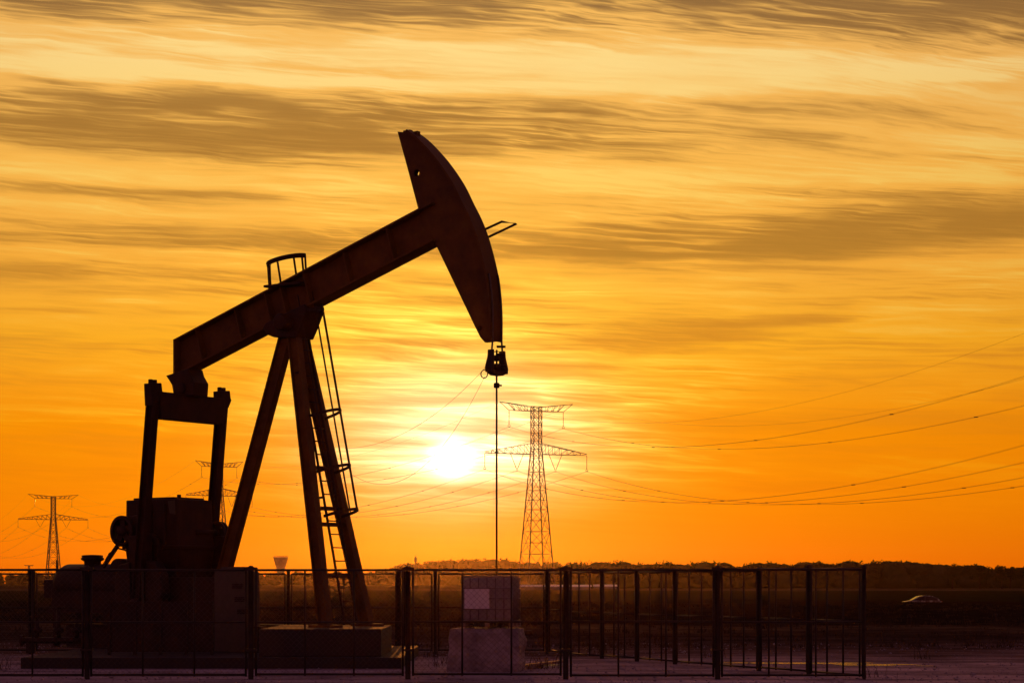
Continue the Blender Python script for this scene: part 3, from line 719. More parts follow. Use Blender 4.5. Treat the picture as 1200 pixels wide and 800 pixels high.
# rail basket on top of the beam
gr = PB()
cx_, cz_ = T(336, 302, 0); e0 = T(316, 310.5, 0); e1 = T(357.5, 298.5, 0)
hx = (e1[0] - e0[0]) / 2; mid = ((e0[0] + e1[0]) / 2, (e0[1] + e1[1]) / 2); sl = (e1[1] - e0[1]) / (2 * hx)
def bp_(a, dz=0): x = -hx * math.cos(a); return Vector((mid[0] + x, -.30 * math.sin(a), mid[1] + x * sl + dz))
def beam_top(x): return A1[1] + (A2[1] - A1[1]) * (x - A1[0]) / (A2[0] - A1[0])
for dz, r in ((0, .036), (-.05, .024)): gr.tube([bp_(i * math.pi / 14, dz) for i in range(15)], r, 8)
for a in (0, .28, .75, 1.5, 2.35, 2.85, math.pi):
    p = bp_(a); q = Vector((p.x + .03, p.y * .7, beam_top(p.x))); gr.tube([p, q], .024, 6)
p = [bp_(a, -.62) for a in (0, .3, .7)]; gr.tube(p, .022, 6)
c = T(322, 328, -.1); gr.box((c[0] - .12, -.34, beam_top(c[0]) - .02), (c[0] + .95, .15, beam_top(c[0]) + .03))
gr.build('guard_rail', 'pumpdark')

# samson post: two front legs and a rear leg
def leg(p, q, w0):
    l = PB(); p = Vector(p); q = Vector(q); side = Vector((0, 1, 0))
    l.ibeam(p, q, w0, .20, .025, .03, (1, 0, 0)); 
    a = (q - p).normalized()
    l.box((q.x - .3, q.y - .22, q.z - .03), (q.x + .3, q.y + .22, q.z + .03))
    return l.build('leg', 'pump', bevel=.005)
LT1, LT2 = T3(345, 394, -.17), T3(353, 394, .17)
LB1, LB2 = T3(381.5, 733, -.8), T3(430.5, 733, .8)
LB1.z = LB2.z = 0.83
leg(LT1, LB1, .27); leg(LT2, LB2, .28)
LT3, LB3 = T3(339, 383, 0), T3(259, 684, 0)
leg(LT3, LB3, .31)
for k in (.46, .60, .655, .83): br = PB(); br.obox(LT1.lerp(LB1, k), LT2.lerp(LB2, k), .05, .09, (0, 0, 1)); br.build('cross_brace', 'pump')


# ladder with cage
ld = PB()
top, bot = (LT1 + LT2) / 2, (LB1 + LB2) / 2
dl = (bot - top).normalized(); fw = Vector((-dl.z, 0, dl.x));  fw = fw if fw.x > 0 else -fw
t0 = top + fw * .13 - dl * .55; t1 = bot + fw * .13
for s in (-1, 1): ld.obox(t0 + Vector((0, s * .21, 0)), t1 + Vector((0, s * .21, 0)), .03, .05, (1, 0, 0))
Lk = (t1 - t0).length; nr = int(Lk / .30)
for i in range(1, nr):
    p = t0 + dl * (i * .30); ld.tube([p + Vector((0, -.21, 0)), p + Vector((0, .21, 0))], .016, 6)
for k in (.2, .45, .6, .85):
    p = t0 + dl * (Lk * k)
    for s in (-1, 1): ld.obox(p + Vector((0, s * .21, 0)), p - fw * .13 + Vector((0, s * .3, 0)), .03, .05)
ld_o = ld.build('ladder', 'pumpdark')
cg = PB()
kend = (t0.z - T3(417, 604, 0).z) / (t0.z - t1.z)
for k in (.02, .345 * kend / .66, .51 * kend / .66 * 1.02, kend):
    p = t0 + dl * (Lk * k)
    hoop = [p + Vector((0, .30 * math.cos(a), 0)) * 1.0 + fw * (.69 * math.sin(a)) for a in [i * math.pi / 12 for i in range(13)]]
    for i in range(12): cg.obox(hoop[i], hoop[i + 1], .012, .065, dl, .01)
for a in (R(25), R(62), R(90), R(118), R(155)):
    o_ = Vector((0, .30 * math.cos(a), 0)) + fw * (.68 * math.sin(a))
    cg.obox(t0 + o_ - dl * .25, t0 + dl * (Lk * kend) + o_, .026, .012, fw)
MBv = cg; MBv.v = [(x, y, z - PADZ) for x, y, z in MBv.v]; MB.build(cg, 'safety_cage', 'pumpdark', ld_o)

# equalizer and its bearing under the tail of the beam
eb = PB(); eb.prism([T(203, 441), T(229, 432.5), T(231, 440), T(236, 449), T(235, 464), T(212, 464), T(210, 452), T(207, 447)], -.24, .24)
EX, EZ = T(221, 478)
eb.lathe([(0, -.3), (.14, -.3), (.14, .3), (0, .3)], (T(221, 456)[0], 0, T(221, 456)[1]), 'Y', 20)
eb.build('equalizer_bearing', 'pumpdark', bevel=.012)
PW = 1.13
eq = PB(); zt, zb = T(221, 463)[1], T(221, 494)[1]
eq.prism([(-PW + .05, zt), (PW - .05, zt), (PW - .12, zb), (-PW + .12, zb)], EX - .15, EX + .15, 'YZ')
for s in (-1, 1):
    eq.prism([(s * PW - .19, zt + .17), (s * PW + .14, zt + .20), (s * PW + .17, zt + .02), (s * PW + .20, zt - .02), (s * PW + .10, zt - .2), (s * PW - .16, zt - .34)][::1], EX - .12, EX + .12, 'YZ')
    for dy in (-.09, .04):
        eq.cyl((EX, s * PW + dy, zt + .15), (EX, s * PW + dy, zt + .27), .055, 10)
eq.build('equalizer_beam', 'pumpdark', bevel=.015)

# gearbox, cranks, counterweights, pitman arms
GX, GZ = T(199, 640)
PINX, PINZ = T(161, 712, -PW)
PINR = T(228, 704, PW)
for s in (-1, 1):
    pm = PB(); pinx, pinz = PINX, PINZ
    p = Vector((EX, s * PW, zt)); q = Vector((pinx, s * PW, pinz))
    pm.ibeam(p, q, .23, .20, .02, .03, (1, 0, 0))
    pm.lathe([(0, -.13), (.2, -.13), (.22, -.1), (.22, .1), (.2, .13), (0, .13)], (pinx, s * PW, pinz), 'Y', 20)
    pm.build('pitman_arm', 'pumpdark')
    ck = PB(); y0 = s * (PW - .18); cw = Vector((GX, GZ)); pn = Vector((pinx, pinz)); dirc = (pn - cw).normalized(); pr_ = Vector((-dirc.y, dirc.x))
    endc = pn + dirc * .55
    ck.prism([tuple(cw + pr_ * .3 - dirc * .25), tuple(cw - pr_ * .3 - dirc * .25), tuple(endc - pr_ * .22), tuple(endc + pr_ * .22)], y0 - .09, y0 + .09)
    ck.cyl((GX, s * .5, GZ), (GX, s * (PW - .08), GZ), .16, 20)
    ck_o = ck.build('crank', 'pumpdark', bevel=.01)
    for e in (-1, 1):
        cwm = MB(); c0 = cw + dirc * .95 + pr_ * (e * .24)
        cwm.prism([tuple(c0 - dirc * .6), tuple(c0 + dirc * .6), tuple(c0 + dirc * .55 + pr_ * e * .36), tuple(c0 + dirc * .2 + pr_ * e * .52), tuple(c0 - dirc * .25 + pr_ * e * .5), tuple(c0 - dirc * .55 + pr_ * e * .34)], y0 - .15, y0 + .13)
        cwm.v = [(x, y, z - PADZ) for x, y, z in cwm.v]; cwm.build('counterweight', 'pumpdark', ck_o, bevel=.03)
gb = PB(); gt = T(199, 586)[1]
gx0, gx1 = T(147, 600, -.58)[0], T(251, 600, .58)[0]
gb.prism([(gx0 + .02, gt), (gx1 - .08, gt), (gx1, GZ - .1), (gx1 - .12, GZ - .75), (gx0 + .12, GZ - .75), (gx0, GZ - .1)], -.58, .58)
gb.box((gx0 - .06, -.64, GZ - .06), (gx1 + .06, .64, GZ + .02))
for x in (.25, .5, .75): 
    for s in (-1, 1): gb.box((gx0 + (gx1 - gx0) * x - .025, s * .58 - .05, GZ + .02), (gx0 + (gx1 - gx0) * x + .025, s * .58 + .05, gt - .1))
for s in (-1, 1): gb.lathe([(0, -.08), (.26, -.08), (.3, -.03), (.3, .03), (.26, .08), (0, .08)], (GX, s * .62, GZ), 'Y', 24)
gb_o = gb.build('gearbox', 'pumpdark', bevel=.02)
lid = MB(); lid.box((gx0 + .18, -.5, gt), (gx1 - .25, .5, gt + .05)); lid.cyl((GX + .3, 0, gt + .05), (GX + .3, 0, gt + .13), .05, 10)
lid.v = [(x, y, z - PADZ) for x, y, z in lid.v]; lid.build('inspection_cover', 'pumpdark', gb_o, bevel=.01)
npx, npz = T(240.5, 595, -.585)
npl = MB(); npl.prism([(gx1 - .34, gt - .05), (gx1 - .12, gt - .03), (gx1 - .10, gt - .36), (gx1 - .28, gt - .33)], -.60, -.582)
npl.v = [(x, y, z - PADZ) for x, y, z in npl.v]; npl.build('rating_plate', 'grey_panel', gb_o)
# belt sheave and brake wheel, spoked
def wheel(px, py, ly, r, name, w=.12):
    c_ = T(px, py, ly); s_ = PB(); C_ = (c_[0], ly, c_[1])
    s_.lathe([(r * .78, -w), (r, -w), (r, -w * .5), (r * .93, -w * .4), (r * .93, w * .4), (r, w * .5), (r, w), (r * .78, w), (r * .78, -w)], C_, 'Y', 36)
    s_.lathe([(0, -w * 1.2), (r * .32, -w * 1.2), (r * .32, w * 1.2), (0, w * 1.2)], C_, 'Y', 18)
    for k in range(5):
        a = k * 2 * math.pi / 5 + .35
        s_.obox((C_[0] + r * .25 * math.cos(a), ly, C_[2] + r * .25 * math.sin(a)), (C_[0] + r * .85 * math.cos(a), ly, C_[2] + r * .85 * math.sin(a)), r * .42, w * 1.1, (0, 1, 0))
    s_.cyl((C_[0], ly, C_[2]), (C_[0] + .0, 0, C_[2]), .07, 12)
    return s_.build(name, 'pumpdark')
wheel(146, 622, -.80, .36, 'belt_sheave'); wheel(256, 624, .78, .27, 'brake_wheel', .08)
dr = PB(); c = T(163, 622, -.62); dr.lathe([(0, -.3), (.34, -.3), (.38, -.24), (.38, .3), (0, .3)], (c[0], -.45, c[1]), 'Y', 24); c = T(172, 642, -.6)
dr.box((c[0] - .3, -.74, c[1] - .55), (c[0] + .5, -.2, c[1] + .1)); dr.build('brake_drum', 'pumpdark', bevel=.02)
bh = PB(); ha, hb = T(236, 640, .55)[0], T(263, 640, .55)[0]; ht = T(250, 628, .55)[1]
bh.prism([(ha, ht), (hb - .12, ht), (hb, ht - .2), (hb, ht - 1.4), (ha, ht - 1.4)], .62, .74); bh.build('brake_housing', 'pumpdark', bevel=.02)
# pedestal of the gearbox, skid beams
pe = PB(); p0 = T(152, 700, -.7)[0]; p1 = T(262, 700, 0)[0]
pe.prism([(p0 - .3, .8), (p1 + .55, .8), (p1 + .35, GZ - .72), (p0 + .05, GZ - .72)], -.68, .68); pe.build('pedestal', 'pumpdark', bevel=.03)
sk = PB(); SX0 = T(78, 740, -.8)[0]
for s, xe in ((-1, -1.55), (1, -1.25)): sk.ibeam((SX0, s * .8, .515), (xe, s * .8, .515), .57, .30, .03, .02, (0, 0, 1))
for k in range(7): x = SX0 + .2 + (-1.8 - SX0) * k / 6; sk.box((x - .07, -.78, .30), (x + .07, .78, .72))
sk.build('skid', 'pumpdark')
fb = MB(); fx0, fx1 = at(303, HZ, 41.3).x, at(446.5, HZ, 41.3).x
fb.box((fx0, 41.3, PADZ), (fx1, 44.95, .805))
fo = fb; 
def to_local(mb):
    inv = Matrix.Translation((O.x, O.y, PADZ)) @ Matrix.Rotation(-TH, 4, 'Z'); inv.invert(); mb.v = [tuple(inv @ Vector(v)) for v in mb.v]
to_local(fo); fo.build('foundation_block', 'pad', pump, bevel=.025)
# sheet guard along the crank side
gd = MB(); gx0_, gx1_ = at(128, HZ, 42.5).x, at(248, HZ, 42.5).x
n = 4
for i in range(n):
    a, c = gx0_ + (gx1_ - gx0_) * i / n, gx0_ + (gx1_ - gx0_) * (i + 1) / n
    gd.box((a + .03, 42.5, PADZ + .06), (c - .03, 42.53, 1.30)); gd.box((a - .03, 42.46, PADZ), (a + .03, 42.56, 1.38))
gd.box((gx0_, 42.47, 1.30), (gx1_, 42.55, 1.36)); gd.box((gx1_ - .03, 42.46, PADZ), (gx1_ + .03, 42.56, 1.38))
to_local(gd); gd.build('crank_guard', 'pumpdark', pump)
# grey slotted cabinet beside the gearbox
cb = PB(); k0, k1 = T(251, 700, -1.15)[0], T(288.5, 700, -1.15)[0]; ct = T(270, 668.5, -1.15)[1]
cb.prism([(k0, PADZ), (k1 + .04, PADZ), (k1, ct - .05), (k1 - .05, ct), (k0, ct)], -1.15, -.72); cb_o = cb.build('cabinet', 'grey_panel', bevel=.015)
for i, (x, z) in enumerate(((278, 686), (281, 701.5), (284, 716))):
    s0 = T(x - 6, z - 3, -1.16); s1 = T(x + 6, z + 3, -1.16); sl_ = MB()
    for q in range(3): zz = s1[1] + (s0[1] - s1[1]) * q / 3; sl_.box((s0[0], -1.165, zz), (s1[0], -1.152, zz + .028))
    sl_.v = [(x_, y_, z_ - PADZ) for x_, y_, z_ in sl_.v]; sl_.build('louvre', 'pumpdark', cb_o)
cp = MB(); cp.box((k0 + .15, -1.1, ct), (k1 - .1, -.8, ct + .09)); cp.v = [(x, y, z - PADZ) for x, y, z in cp.v]; cp.build('cap', 'grey_panel', cb_o)
# engine with its round housing
en = PB(); ez = T(95, 683, -.3)[1]; er = T(95, 660.5, -.3)[1] - ez; exl, exr = T(72, 680, -.3)[0], T(150, 680, -.3)[0]
en.lathe([(0, exl), (er * .55, exl + .03), (er * .85, exl + .12), (er, exl + .30), (er, exr), (er * .9, exr + .1), (0, exr + .1)], (0, -.3, ez), 'X', 32)
en.box((exl + .1, -.72, ez - .62), (exr + .1, .12, ez - .1)); x0 = T(62, 690, -.3)[0]
en.box((x0, -.6, ez - .35), (exl + .25, 0, ez + .08))
en_o = en.build('engine', 'pumpdark', bevel=.02)
ef = PB()
for x in (exl + .25, exr - .3):
    for y in (-.68, .08): ef.obox((x, y, PADZ), (x, y, ez - .6), .12, .12)
ef.box((exl, -.74, ez - .70), (exr + .2, .14, ez - .62)); ef.build('engine_stand', 'pumpdark')
c = T(108.5, 660, -.3); ac = MB(); z1 = T(108, 650, -.3)[1] - c[1]
ac.lathe([(.20, -.06), (.20, z1 * .25), (.27, z1 * .45), (.28, z1 * .62), (.25, z1 * .7), (.26, z1 * .95), (.2, z1), (0, z1 + .01)], (c[0], -.3, c[1] - PADZ), 'Z', 24); ac.build('air_cleaner', 'pumpdark', en_o)
bg_ = PB(); c = T(142, 667, -.55); bg_.lathe([(0, -.12), (.26, -.12), (.26, .2), (0, .2)], (c[0], -.55, c[1]), 'Y', 28); bg_.box((c[0] - .26, -.67, c[1] - .5), (c[0] + .26, -.35, c[1])); bg_.build('belt_guard', 'pumpdark')
lv_ = PB(); lv_.obox(T3(138.5, 638, -.8), T3(121, 664, -.8), .075, .075); lv_.tube([T3(136, 643, -.8), T3(128, 648, -.8), T3(124, 655, -.8), T3(122, 662, -.8)], .014, 6)
lv_.tube([T3(138, 642, -.8), T3(146, 644, -.8), T3(151, 646, -.8), T3(156, 646, -.8)], .02, 6); lv_.build('brake_lever', 'pumpdark')

# bridle, carrier bar and polished rod
bz0 = T(588, 401, .2)[1]; cz0 = T(582, 440)[1]; cz1 = T(582, 425)[1]
for s in (-1, 1):
    bd_ = PB(); tr_ = [p for p in arc[-14:]]
    pts = [Vector((p.x + .022, s * .16, p.y)) for p in tr_]
    pts += [Vector((ROD + .01, s * .19, bz0 - .2)), Vector((ROD, s * .20, cz1 + .18))]
    bd_.tube(pts, .020, 6); bd_.build('bridle_cable', 'cable')
    cp = None
cb2 = PB()
cb2.prism([(-.12, cz0), (.12, cz0), (.22, cz0 + .04), (.25, cz0 + .10), (-.25, cz0 + .10), (-.22, cz0 + .04)], ROD - .08, ROD + .08, 'YZ')
for s in (-1, 1):
    cb2.prism([(s * .19, cz0 + .06), (s * .31, cz0 + .05), (s * .33, cz0 + .15), (s * .24, cz1 + .12), (s * .225, cz1 + .26), (s * .175, cz1 + .26), (s * .17, cz1 + .02)], ROD - .07, ROD + .07, 'YZ')
cb2.build('carrier_bar', 'pumpdark', bevel=.01)
pr2 = PB(); zc = T(582, 403)[1]
pr2.tube([(ROD, 0, zc - .12), (ROD, 0, 1.35)], .022, 10)
pr_o = pr2.build('polished_rod', 'pumpdark')
cl_ = MB()
for za, zb_, r in ((cz0 + .10, cz0 + .24, .085), (cz0 + .30, cz0 + .42, .055), (cz0 + .50, zc - .16, .07)): cl_.lathe([(.02, za), (r, za), (r, zb_), (.02, zb_)], (ROD, 0, -PADZ), 'Z', 14)
for zz in (cz0 + .2, cz0 + .44, cz0 + .6): cl_.cyl((ROD, 0, zz - PADZ), (ROD + .14, .12, zz - PADZ), .025, 8)
cl_.build('rod_clamp', 'pumpdark', pr_o); cl_ = MB()
zz = T(582, 451.5)[1]; cl_.lathe([(.02, zz - .05), (.06, zz - .05), (.065, zz), (.06, zz + .05), (.02, zz + .05)], (ROD, 0, -PADZ), 'Z', 14); cl_.cyl((ROD, 0, zz - PADZ), (ROD + .09, .06, zz - PADZ), .02, 6)
cl_.build('rod_clamp', 'pumpdark', pr_o)
# load-cell cables hanging back to the post
def hang(p, q, s, r, mb, n=24):
    pts = []
    for i in range(n + 1):
        k = i / n; c_ = p.lerp(q, k); c_.z -= 4 * s * k * (1 - k); pts.append(c_)
    mb.tube(pts, r, 5)
h1 = PB(); hang(T3(571, 428, -.25), T3(404, 525, .1), 0.42, .0035, h1); h1.build('signal_cable', 'cable')
h2 = PB(); hang(T3(568, 441, -.2), T3(413, 556, .1), 0.95, .0035, h2)
h2.tube([T3(567.5, 438, -.2) + Vector((.085 * math.cos(a), 0, .085 * math.sin(a))) for a in [i * math.pi / 8 for i in range(16)]], .012, 5, True); h2.build('signal_cable', 'cable')

# ------------------------------------------------------------------ wellhead under the rod
wl = O + ax * ROD
wh = thing('wellhead', 'dark wellhead under the polished rod, mostly behind the white tank', 'wellhead', (wl.x, wl.y, 0), 0.3)
m_ = MB(); m_.lathe([(.22, 0), (.22, .08), (.13, .09), (.13, .45), (.24, .46), (.24, .55), (.13, .56), (.12, .9), (.19, .91), (.19, .98), (.09, .99), (.08, 1.2), (.11, 1.22), (.11, 1.42), (.05, 1.44), (.03, 1.46)], (0, 0, 0), 'Z', 20); m_.build('casing_head', 'pumpdark', wh)
m_ = MB(); m_.cyl((.05, 0, .72), (.75, 0, .72), .06, 12); m_.cyl((-.05, 0, .72), (-.7, 0, .72), .06, 12); m_.lathe([(.13, .40), (.13, .47)], (0, 0, .72), 'X', 14); m_.build('flow_line', 'pumpdark', wh)
m_ = MB(); m_.tube([(.45 + .0, .16 * math.cos(a) - .2, .72 + .16 * math.sin(a)) for a in [i * math.pi / 8 for i in range(16)]], .015, 6, True); m_.cyl((.45, 0, .72), (.45, -.2, .72), .02, 8); m_.obox((.45, -.2, .56), (.45, -.2, .88), .02, .02); m_.build('handwheel', 'steel', wh)

# ------------------------------------------------------------------ white tank on its concrete block
bk = thing('concrete_block', 'rough pale concrete block carrying the white tank', 'block', (at(571, HZ, 39.9).x, 39.95, 0), R(-7))
m_ = MB(); rnd = random.Random(5); W, Dp, H = 0.70, .62, .86
nxx, nzz = 18, 10; 
def rough(x, y, z):
    k = math.sin(x*7 + z*5) * .012 + math.sin(x*17 - y*9 + z*13) * .008 + rnd.uniform(-.009, .009)
    if z > .1 and x > .5: k += math.sin(z * 14) * .02
    return k
bmx = bmesh.new(); bmesh.ops.create_cube(bmx, size=1.0); bmesh.ops.subdivide_edges(bmx, edges=bmx.edges, cuts=9, use_grid_fill=True)
for v in bmx.verts:
    n_ = Vector((round(v.co.x * 2 if abs(v.co.x) > .499 else 0), round(v.co.y * 2 if abs(v.co.y) > .499 else 0), round(v.co.z * 2 if abs(v.co.z) > .499 else 0)))
    p = Vector((v.co.x * 2 * W, v.co.y * 2 * Dp, (v.co.z + .5) * H)); k = rough(*p)
    edge = (abs(n_.x) + abs(n_.y) + abs(n_.z)) > 1
    p += Vector((n_.x, n_.y, 0)) * (k - (.008 + abs(rnd.gauss(0, .012)) if edge else 0)); 
    if n_.z > 0: p.z += k * .6 - (.012 if edge else 0)
    else: p.x *= 1.0 + .03 * (1 - p.z / H)
    v.co = p
me = bpy.data.meshes.new('body'); bmx.to_mesh(me); bmx.free(); me.materials.append(M['conc']); bo = bpy.data.objects.new('body', me); COL.objects.link(bo); bo.parent = bk
for x in (-.35, .35):
    m_ = MB(); m_.tube([(x - .08, 0, H - .03), (x - .08, 0, H + .045), (x - .04, 0, H + .075), (x + .04, 0, H + .075), (x + .08, 0, H + .045), (x + .08, 0, H - .03)], .011, 6); m_.build('lifting_eye', 'steel', bk)
TZ = .90
ib = thing('liquid_tank', 'caged white plastic liquid tank standing on the concrete block', 'tank', (at(575.5, HZ, 39.85).x, 39.92, TZ - .02), R(-9))
pl_ = MB()
for x in (-.48, 0, .48): 
    pl_.box((x - .045, -.48, 0), (x + .045, .48, .025))
    for y in (-.43, 0, .43): pl_.box((x - .045, y - .06, .025), (x + .045, y + .06, .10))
pl_.box((-.53, -.50, .10), (.53, .50, .125)); pl_.build('pallet', 'wood', ib)
th = .98
tk = MB(); tk.box((-.485, -.465, .13), (.485, .465, th)); tk_o = tk.build('tank_body', 'plastic', ib, bevel=.05)
lq = MB(); lq.box((-.47, -.45, .15), (.47, .45, .75)); lq.build('liquid', 'liquid', tk_o)
m_ = MB(); m_.lathe([(.14, th - .01), (.14, th + .035), (.11, th + .045), (0, th + .045)], (0, 0, 0), 'Z', 20); m_.build('lid', 'tyre', ib)
cgm = MB(); X0, Y0 = .51, .49
for z in (.14, .36, .57, .77, th + .01):
    cgm.tube([(-X0, -Y0, z), (X0, -Y0, z), (X0, Y0, z), (-X0, Y0, z)], .012, 6, True)
for i in range(7):
    x = -X0 + 2 * X0 * i / 6
    for y in (-Y0, Y0): cgm.tube([(x, y, .13), (x, y, th + .01)], .011, 6)
for i in range(1, 6):
    y = -Y0 + 2 * Y0 * i / 6
    for x in (-X0, X0): cgm.tube([(x, y, .13), (x, y, th + .01)], .011, 6)
for y in (-.2, .2): cgm.tube([(-X0, y, th + .035), (X0, y, th + .035)], .012, 6)
cgm.build('cage', 'cage', ib)
m_ = MB(); m_.box((-.45, -.515, .37), (.05, -.506, .76)); m_.build('label_plate', 'white', ib)

# bent stake, plank and weeds by the block
st = MB(); q0 = at(530, 757, 40.6); st.tube([(q0.x, 40.6, -.05), (q0.x + .03, 40.62, .25), (q0.x - .02, 40.6, .55), (q0.x + .01, 40.58, .60), (q0.x - .06, 40.6, 1.18)], [.02, .018, .016, .016, .013], 8)
st.box((q0.x - .015, 40.55, .57), (q0.x + .12, 40.63, .60))
tag(st.build('stake', 'steel'), 'thin bent steel stake left of the concrete block', 'stake')
pk = MB(); pk.obox((.15, 40.7, .06), (1.05, 41.5, .13), .20, .05); pk.obox((.35, 40.65, .035), (.6, 41.4, .035), .12, .06)
tag(pk.build('plank', 'wood', bevel=.008), 'weathered planks lying on the ground right of the concrete block', 'plank')

# thin pole and pipework at the left of the unit
pl2 = at(66.5, HZ, 47.9); tp = MB(); tp.lathe([(.07, PADZ), (.07, PADZ + .02), (.025, PADZ + .03), (.022, 2.0), (.018, at(66, 655.5, 47.9).z), (0, at(66, 655.3, 47.9).z)], (pl2.x, 47.9, 0), 'Z', 12)
tag(tp.build('steel_pole', 'steel'), 'thin upright steel pole rising over the fence left of the engine', 'pole')
pf = thing('pipe_manifold', 'dark pipework with handwheels low on the left end of the pad', 'pipework', (at(66, HZ, 43.5).x, 43.5, PADZ))
m_ = MB(); m_.cyl((-.75, 0, .28), (.75, 0, .28), .07, 16)
for x in (-.75, 0, .75): m_.lathe([(.12, x - .03), (.12, x + .03)], (0, 0, .28), 'X', 16)
for x in (-.6, .6): m_.obox((x, 0, 0), (x, 0, .22), .1, .1)
m_.build('header', 'pumpdark', pf)
for x, h in ((-.42, .75), (.05, .95), (.45, .65)):
    m_ = MB(); m_.cyl((x, 0, .3), (x, 0, h), .05, 14); m_.lathe([(.1, .45), (.12, .47), (.12, .53), (.1, .55)], (x, 0, 0), 'Z', 14); r_ = m_.build('riser', 'pumpdark', pf)
    m_ = MB(); m_.tube([(x + .13 * math.cos(a), .13 * math.sin(a), h + .05) for a in [i * math.pi / 8 for i in range(16)]], .014, 6, True); m_.obox((x - .13, 0, h + .05), (x + .13, 0, h + .05), .02, .02); m_.cyl((x, 0, h - .02), (x, 0, h + .06), .018, 8); m_.build('handwheel', 'pumpdark', r_)

# ------------------------------------------------------------------ fences
def mesh_panel(p, q, z0, z1, pitch=.075, r=.0022):
    """chain-link diamonds clipped to the panel between p and q"""
    mb = MB(); p = Vector(p); q = Vector(q); L_ = (q - p).length; a = (q - p).normalized(); H_ = z1 - z0
    off = a.cross(Vector((0, 0, 1)))
    for sgn, oo in ((1, r), (-1, -r)):
        c = -H_
        while c < L_ + H_:
            # line x = c + t, z = t (sgn 1) or z = H - t
            t0 = max(0, -c); t1 = min(H_, L_ - c)
            if t1 - t0 > .03:
                e = []
                for t in (t0, t1):
                    z = z0 + (t if sgn > 0 else H_ - t); w = p + a * (c + t) + off * oo; e.append(Vector((w.x, w.y, z)))
                mb.tube(e, r, 3, caps=False)
            c += pitch * 1.414
    return mb
def post(mb, x, y, h, w):
    mb.lathe([(w / 2, -.15), (w / 2, h - .01), (w / 2 + .008, h - .005), (w / 2 + .008, h + .02), (w * .3, h + .045), (0, h + .05)], (x, y, 0), 'Z', 14)
def panel(parent, p, q, verts_, z=(0.085, 1.05, 2.0), r=.021, link=True, rv=None, jit=0):
    p = Vector((*p, 0)); q = Vector((*q, 0)); mb = MB()
    up = lambda v, h: Vector((v.x, v.y, h))
    for h in z: mb.tube([up(p, h), up(q, h)], r if h != z[1] else r * .85, 8)
    for k in [0] + list(verts_) + [1]:
        w = p.lerp(q, k); mb.tube([up(w, z[0] - .03), up(w, z[2] + .01)], r if k in (0, 1) else (rv or r * .85), 8)
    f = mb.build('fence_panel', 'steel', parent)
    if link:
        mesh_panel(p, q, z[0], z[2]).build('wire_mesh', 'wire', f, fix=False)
    return f
FD = 36.4
ff = thing('fence', 'near fence of steel frames across the front of the pump', 'fence', (0, FD, 0))
X = lambda px, d=FD: (px - 600) / F * d
for i, (a, c) in enumerate(((-260, -92), (-80, 97), (107, 288), (300, 472), (484, 657), (669, 836), (846, 1011))):
    j = random.uniform(-.012, .012)
    panel(ff, (X(a), j), (X(c), -j), (1/3, 2/3), z=(0.085 + random.uniform(-.012, .012), 1.05 + random.uniform(-.008, .008), 2.0 + random.uniform(-.008, .008)), link=i < 5)
for px in (-86, 102, 294, 478, 663, 841):
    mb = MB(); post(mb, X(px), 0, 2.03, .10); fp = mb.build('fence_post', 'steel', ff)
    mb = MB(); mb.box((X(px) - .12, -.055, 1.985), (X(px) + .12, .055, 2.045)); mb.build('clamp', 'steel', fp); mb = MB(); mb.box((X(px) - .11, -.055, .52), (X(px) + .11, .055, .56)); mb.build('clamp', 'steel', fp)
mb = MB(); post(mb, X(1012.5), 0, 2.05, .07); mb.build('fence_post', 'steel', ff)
RD = 49.3
rf = thing('fence', 'far chain-link fence behind the pump and the tank', 'fence', (0, RD, 0))
XR = lambda px: (px - 600) / F * RD
rx = [-110, 39, 188, 338, 468, 510, 641]
for i, (a, c) in enumerate(zip(rx, rx[1:])):
    panel(rf, (XR(a + 4), random.uniform(-.02, .02)), (XR(c - 4), random.uniform(-.02, .02)), (.5,) if c - a > 60 else (), z=(.1, 1.15, 1.98), r=.022)
for px in rx + [35, 466, 474]:
    mb = MB(); post(mb, XR(px), 0, 2.03, .085); mb.build('fence_post', 'steel', rf)
sf = thing('fence', 'slanting side fence of upright bars on the right, running to the corner', 'fence', (6.42, 36.5, 0))
S1 = Vector((-5.47, 12.4))
ks = [0.0, .133, .27, .397, .529, .661, .791, .93]
for i, (a, c) in enumerate(zip(ks, ks[1:])):
    p, q = S1 * (a + .006), S1 * (c - .006)
    panel(sf, tuple(p), tuple(q), (1/3, 2/3), z=(.07 + random.uniform(-.01, .01), 1.06, 2.0 + (.03 if i in (0, 1) else 0) + random.uniform(-.01, .01)), r=.020, link=False, rv=.019)
for i, k in enumerate(ks[1:]):
    mb = MB(); w = S1 * k; post(mb, w.x, w.y, 2.07 if i == 0 else 2.03, .10); mb.build('fence_post', 'steel', sf)
pa_ = Vector((6.42, 36.5)) + S1 * .93
panel(sf, tuple(S1 * .94), (XR(641) - 6.42 + .06, RD - 36.5 - .05), (), z=(.09, 1.1, 2.0), r=.02, link=False)

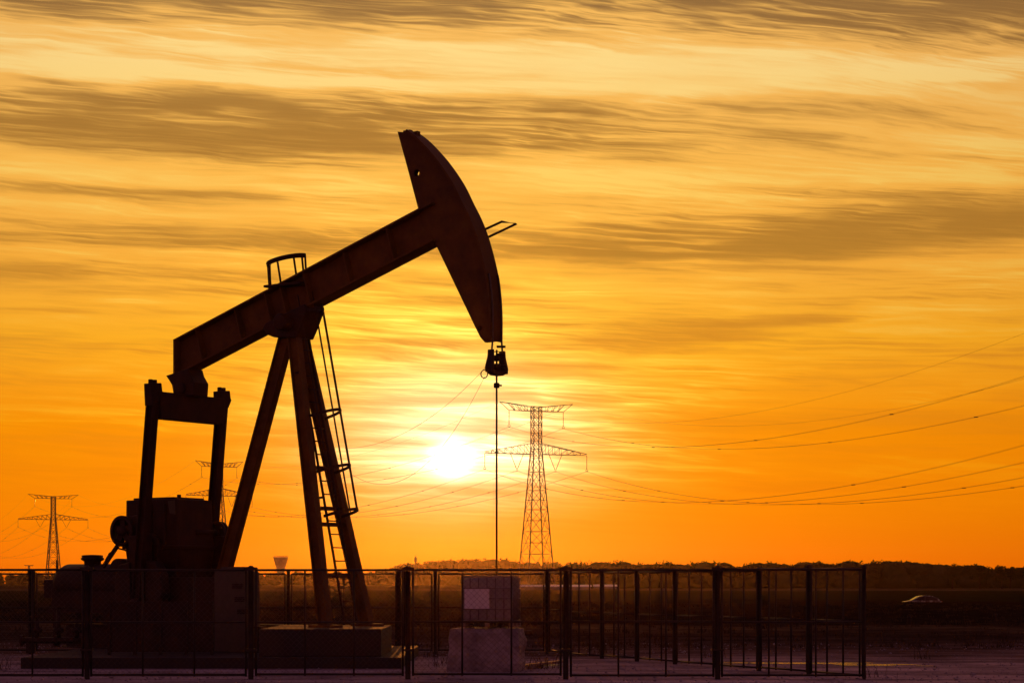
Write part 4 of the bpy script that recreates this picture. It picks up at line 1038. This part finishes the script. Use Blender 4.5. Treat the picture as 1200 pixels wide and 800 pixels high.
# ------------------------------------------------------------------ gravel, grass and weeds
rnd = random.Random(11)
gv = MB()
for _ in range(4200):
    d = 34 + 24 * rnd.random() ** 1.3; x = (rnd.uniform(-40, 1240) - 600) / F * d
    if pa - .1 < x < pb + .1 and 40.8 < d < 48.8: continue
    s_ = abs(rnd.gauss(0, .012)) + .006
    if rnd.random() < .02: s_ *= 2.0
    e = [Vector((rnd.gauss(0, 1), rnd.gauss(0, 1), rnd.gauss(0, 1) * .7)).normalized() * s_ * rnd.uniform(.7, 1.2) for _ in range(6)]
    base = [(s_, 0, 0), (0, s_, 0), (-s_, 0, 0), (0, -s_, 0), (0, 0, s_ * .7), (0, 0, -s_ * .6)]
    vs = [Vector(b_) + q * .35 + Vector((x, d, s_ * .3)) for b_, q in zip(base, e)]
    gv.add(vs, [(0, 1, 4), (1, 2, 4), (2, 3, 4), (3, 0, 4), (1, 0, 5), (2, 1, 5), (3, 2, 5), (0, 3, 5)])
tag(gv.build('gravel', 'stone', fix=False), 'loose stones scattered over the yard', 'gravel', kind='stuff')
gs = MB()
def blade(x, y, z, h, w, lean):
    a = rnd.uniform(0, 6.28); l = lean * h; dx, dy = math.cos(a) * w, math.sin(a) * w; b2 = rnd.uniform(0, 6.28); lx, ly = math.cos(b2) * l, math.sin(b2) * l
    gs.add([(x - dx, y - dy, z), (x + dx, y + dy, z), (x + lx * .4 + dx * .7, y + ly * .4 + dy * .7, z + h * .6), (x + lx * .4 - dx * .7, y + ly * .4 - dy * .7, z + h * .6), (x + lx, y + ly, z + h)], [(0, 1, 2, 3), (3, 2, 4)])
for _ in range(5200):
    d = 54 + 120 * rnd.random() ** 1.5; x = (rnd.uniform(-60, 1260) - 600) / F * d
    dens = .5 + .5 * math.sin(x * .7 + 1.3 * math.sin(d * .3)) * math.sin(d * .23 + x * .1)
    if rnd.random() > dens + .25: continue
    z = ground_h(x, d) - .02; hh_ = rnd.uniform(.05, .18) * (1.5 if 70 < d < 82 else 1)
    for _ in range(6): blade(x + rnd.gauss(0, .10), d + rnd.gauss(0, .10), z, hh_ * rnd.uniform(.5, 1.2), .008 + d * .00012, .5)
for (cx2, cy2, n2) in ((-.05, 41.4, 26), (.55, 40.75, 22), (.75, 41.2, 26), (-1.35, 43.5, 20), (-1.6, 41.8, 16), (4.6, 47, 20), (2.2, 50.3, 30), (9.5, 46, 20), (-10.4, 40.2, 18), (1.4, 50.8, 30), (6.9, 37.2, 12), (-1.9, 47, 30)):
    for _ in range(n2): blade(cx2 + rnd.gauss(0, .16), cy2 + rnd.gauss(0, .16), -.01, rnd.uniform(.1, .42), .007, .45)
tag(gs.build('grass', 'grass', fix=False), 'rough dry grass and weeds around the yard', 'grass', kind='stuff')

# ------------------------------------------------------------------ evening haze
hz = MB(); hz.box((-1790, -70, -2.2), (1790, 3290, 57.5))
hm = bpy.data.materials.new('evening_haze'); hm.use_nodes = True; nt = hm.node_tree; nt.nodes.clear()
pv = nt.nodes.new('ShaderNodeVolumePrincipled'); out = nt.nodes.new('ShaderNodeOutputMaterial')
pv.inputs['Color'].default_value = (0.96, 0.72, 0.46, 1); pv.inputs['Density'].default_value = 0.000016; pv.inputs['Anisotropy'].default_value = 0.9
nt.links.new(pv.outputs[0], out.inputs['Volume'])
M['haze'] = hm
tag(hz.build('haze', 'haze'), kind='stuff', label='evening haze lying over the plain', cat='haze')
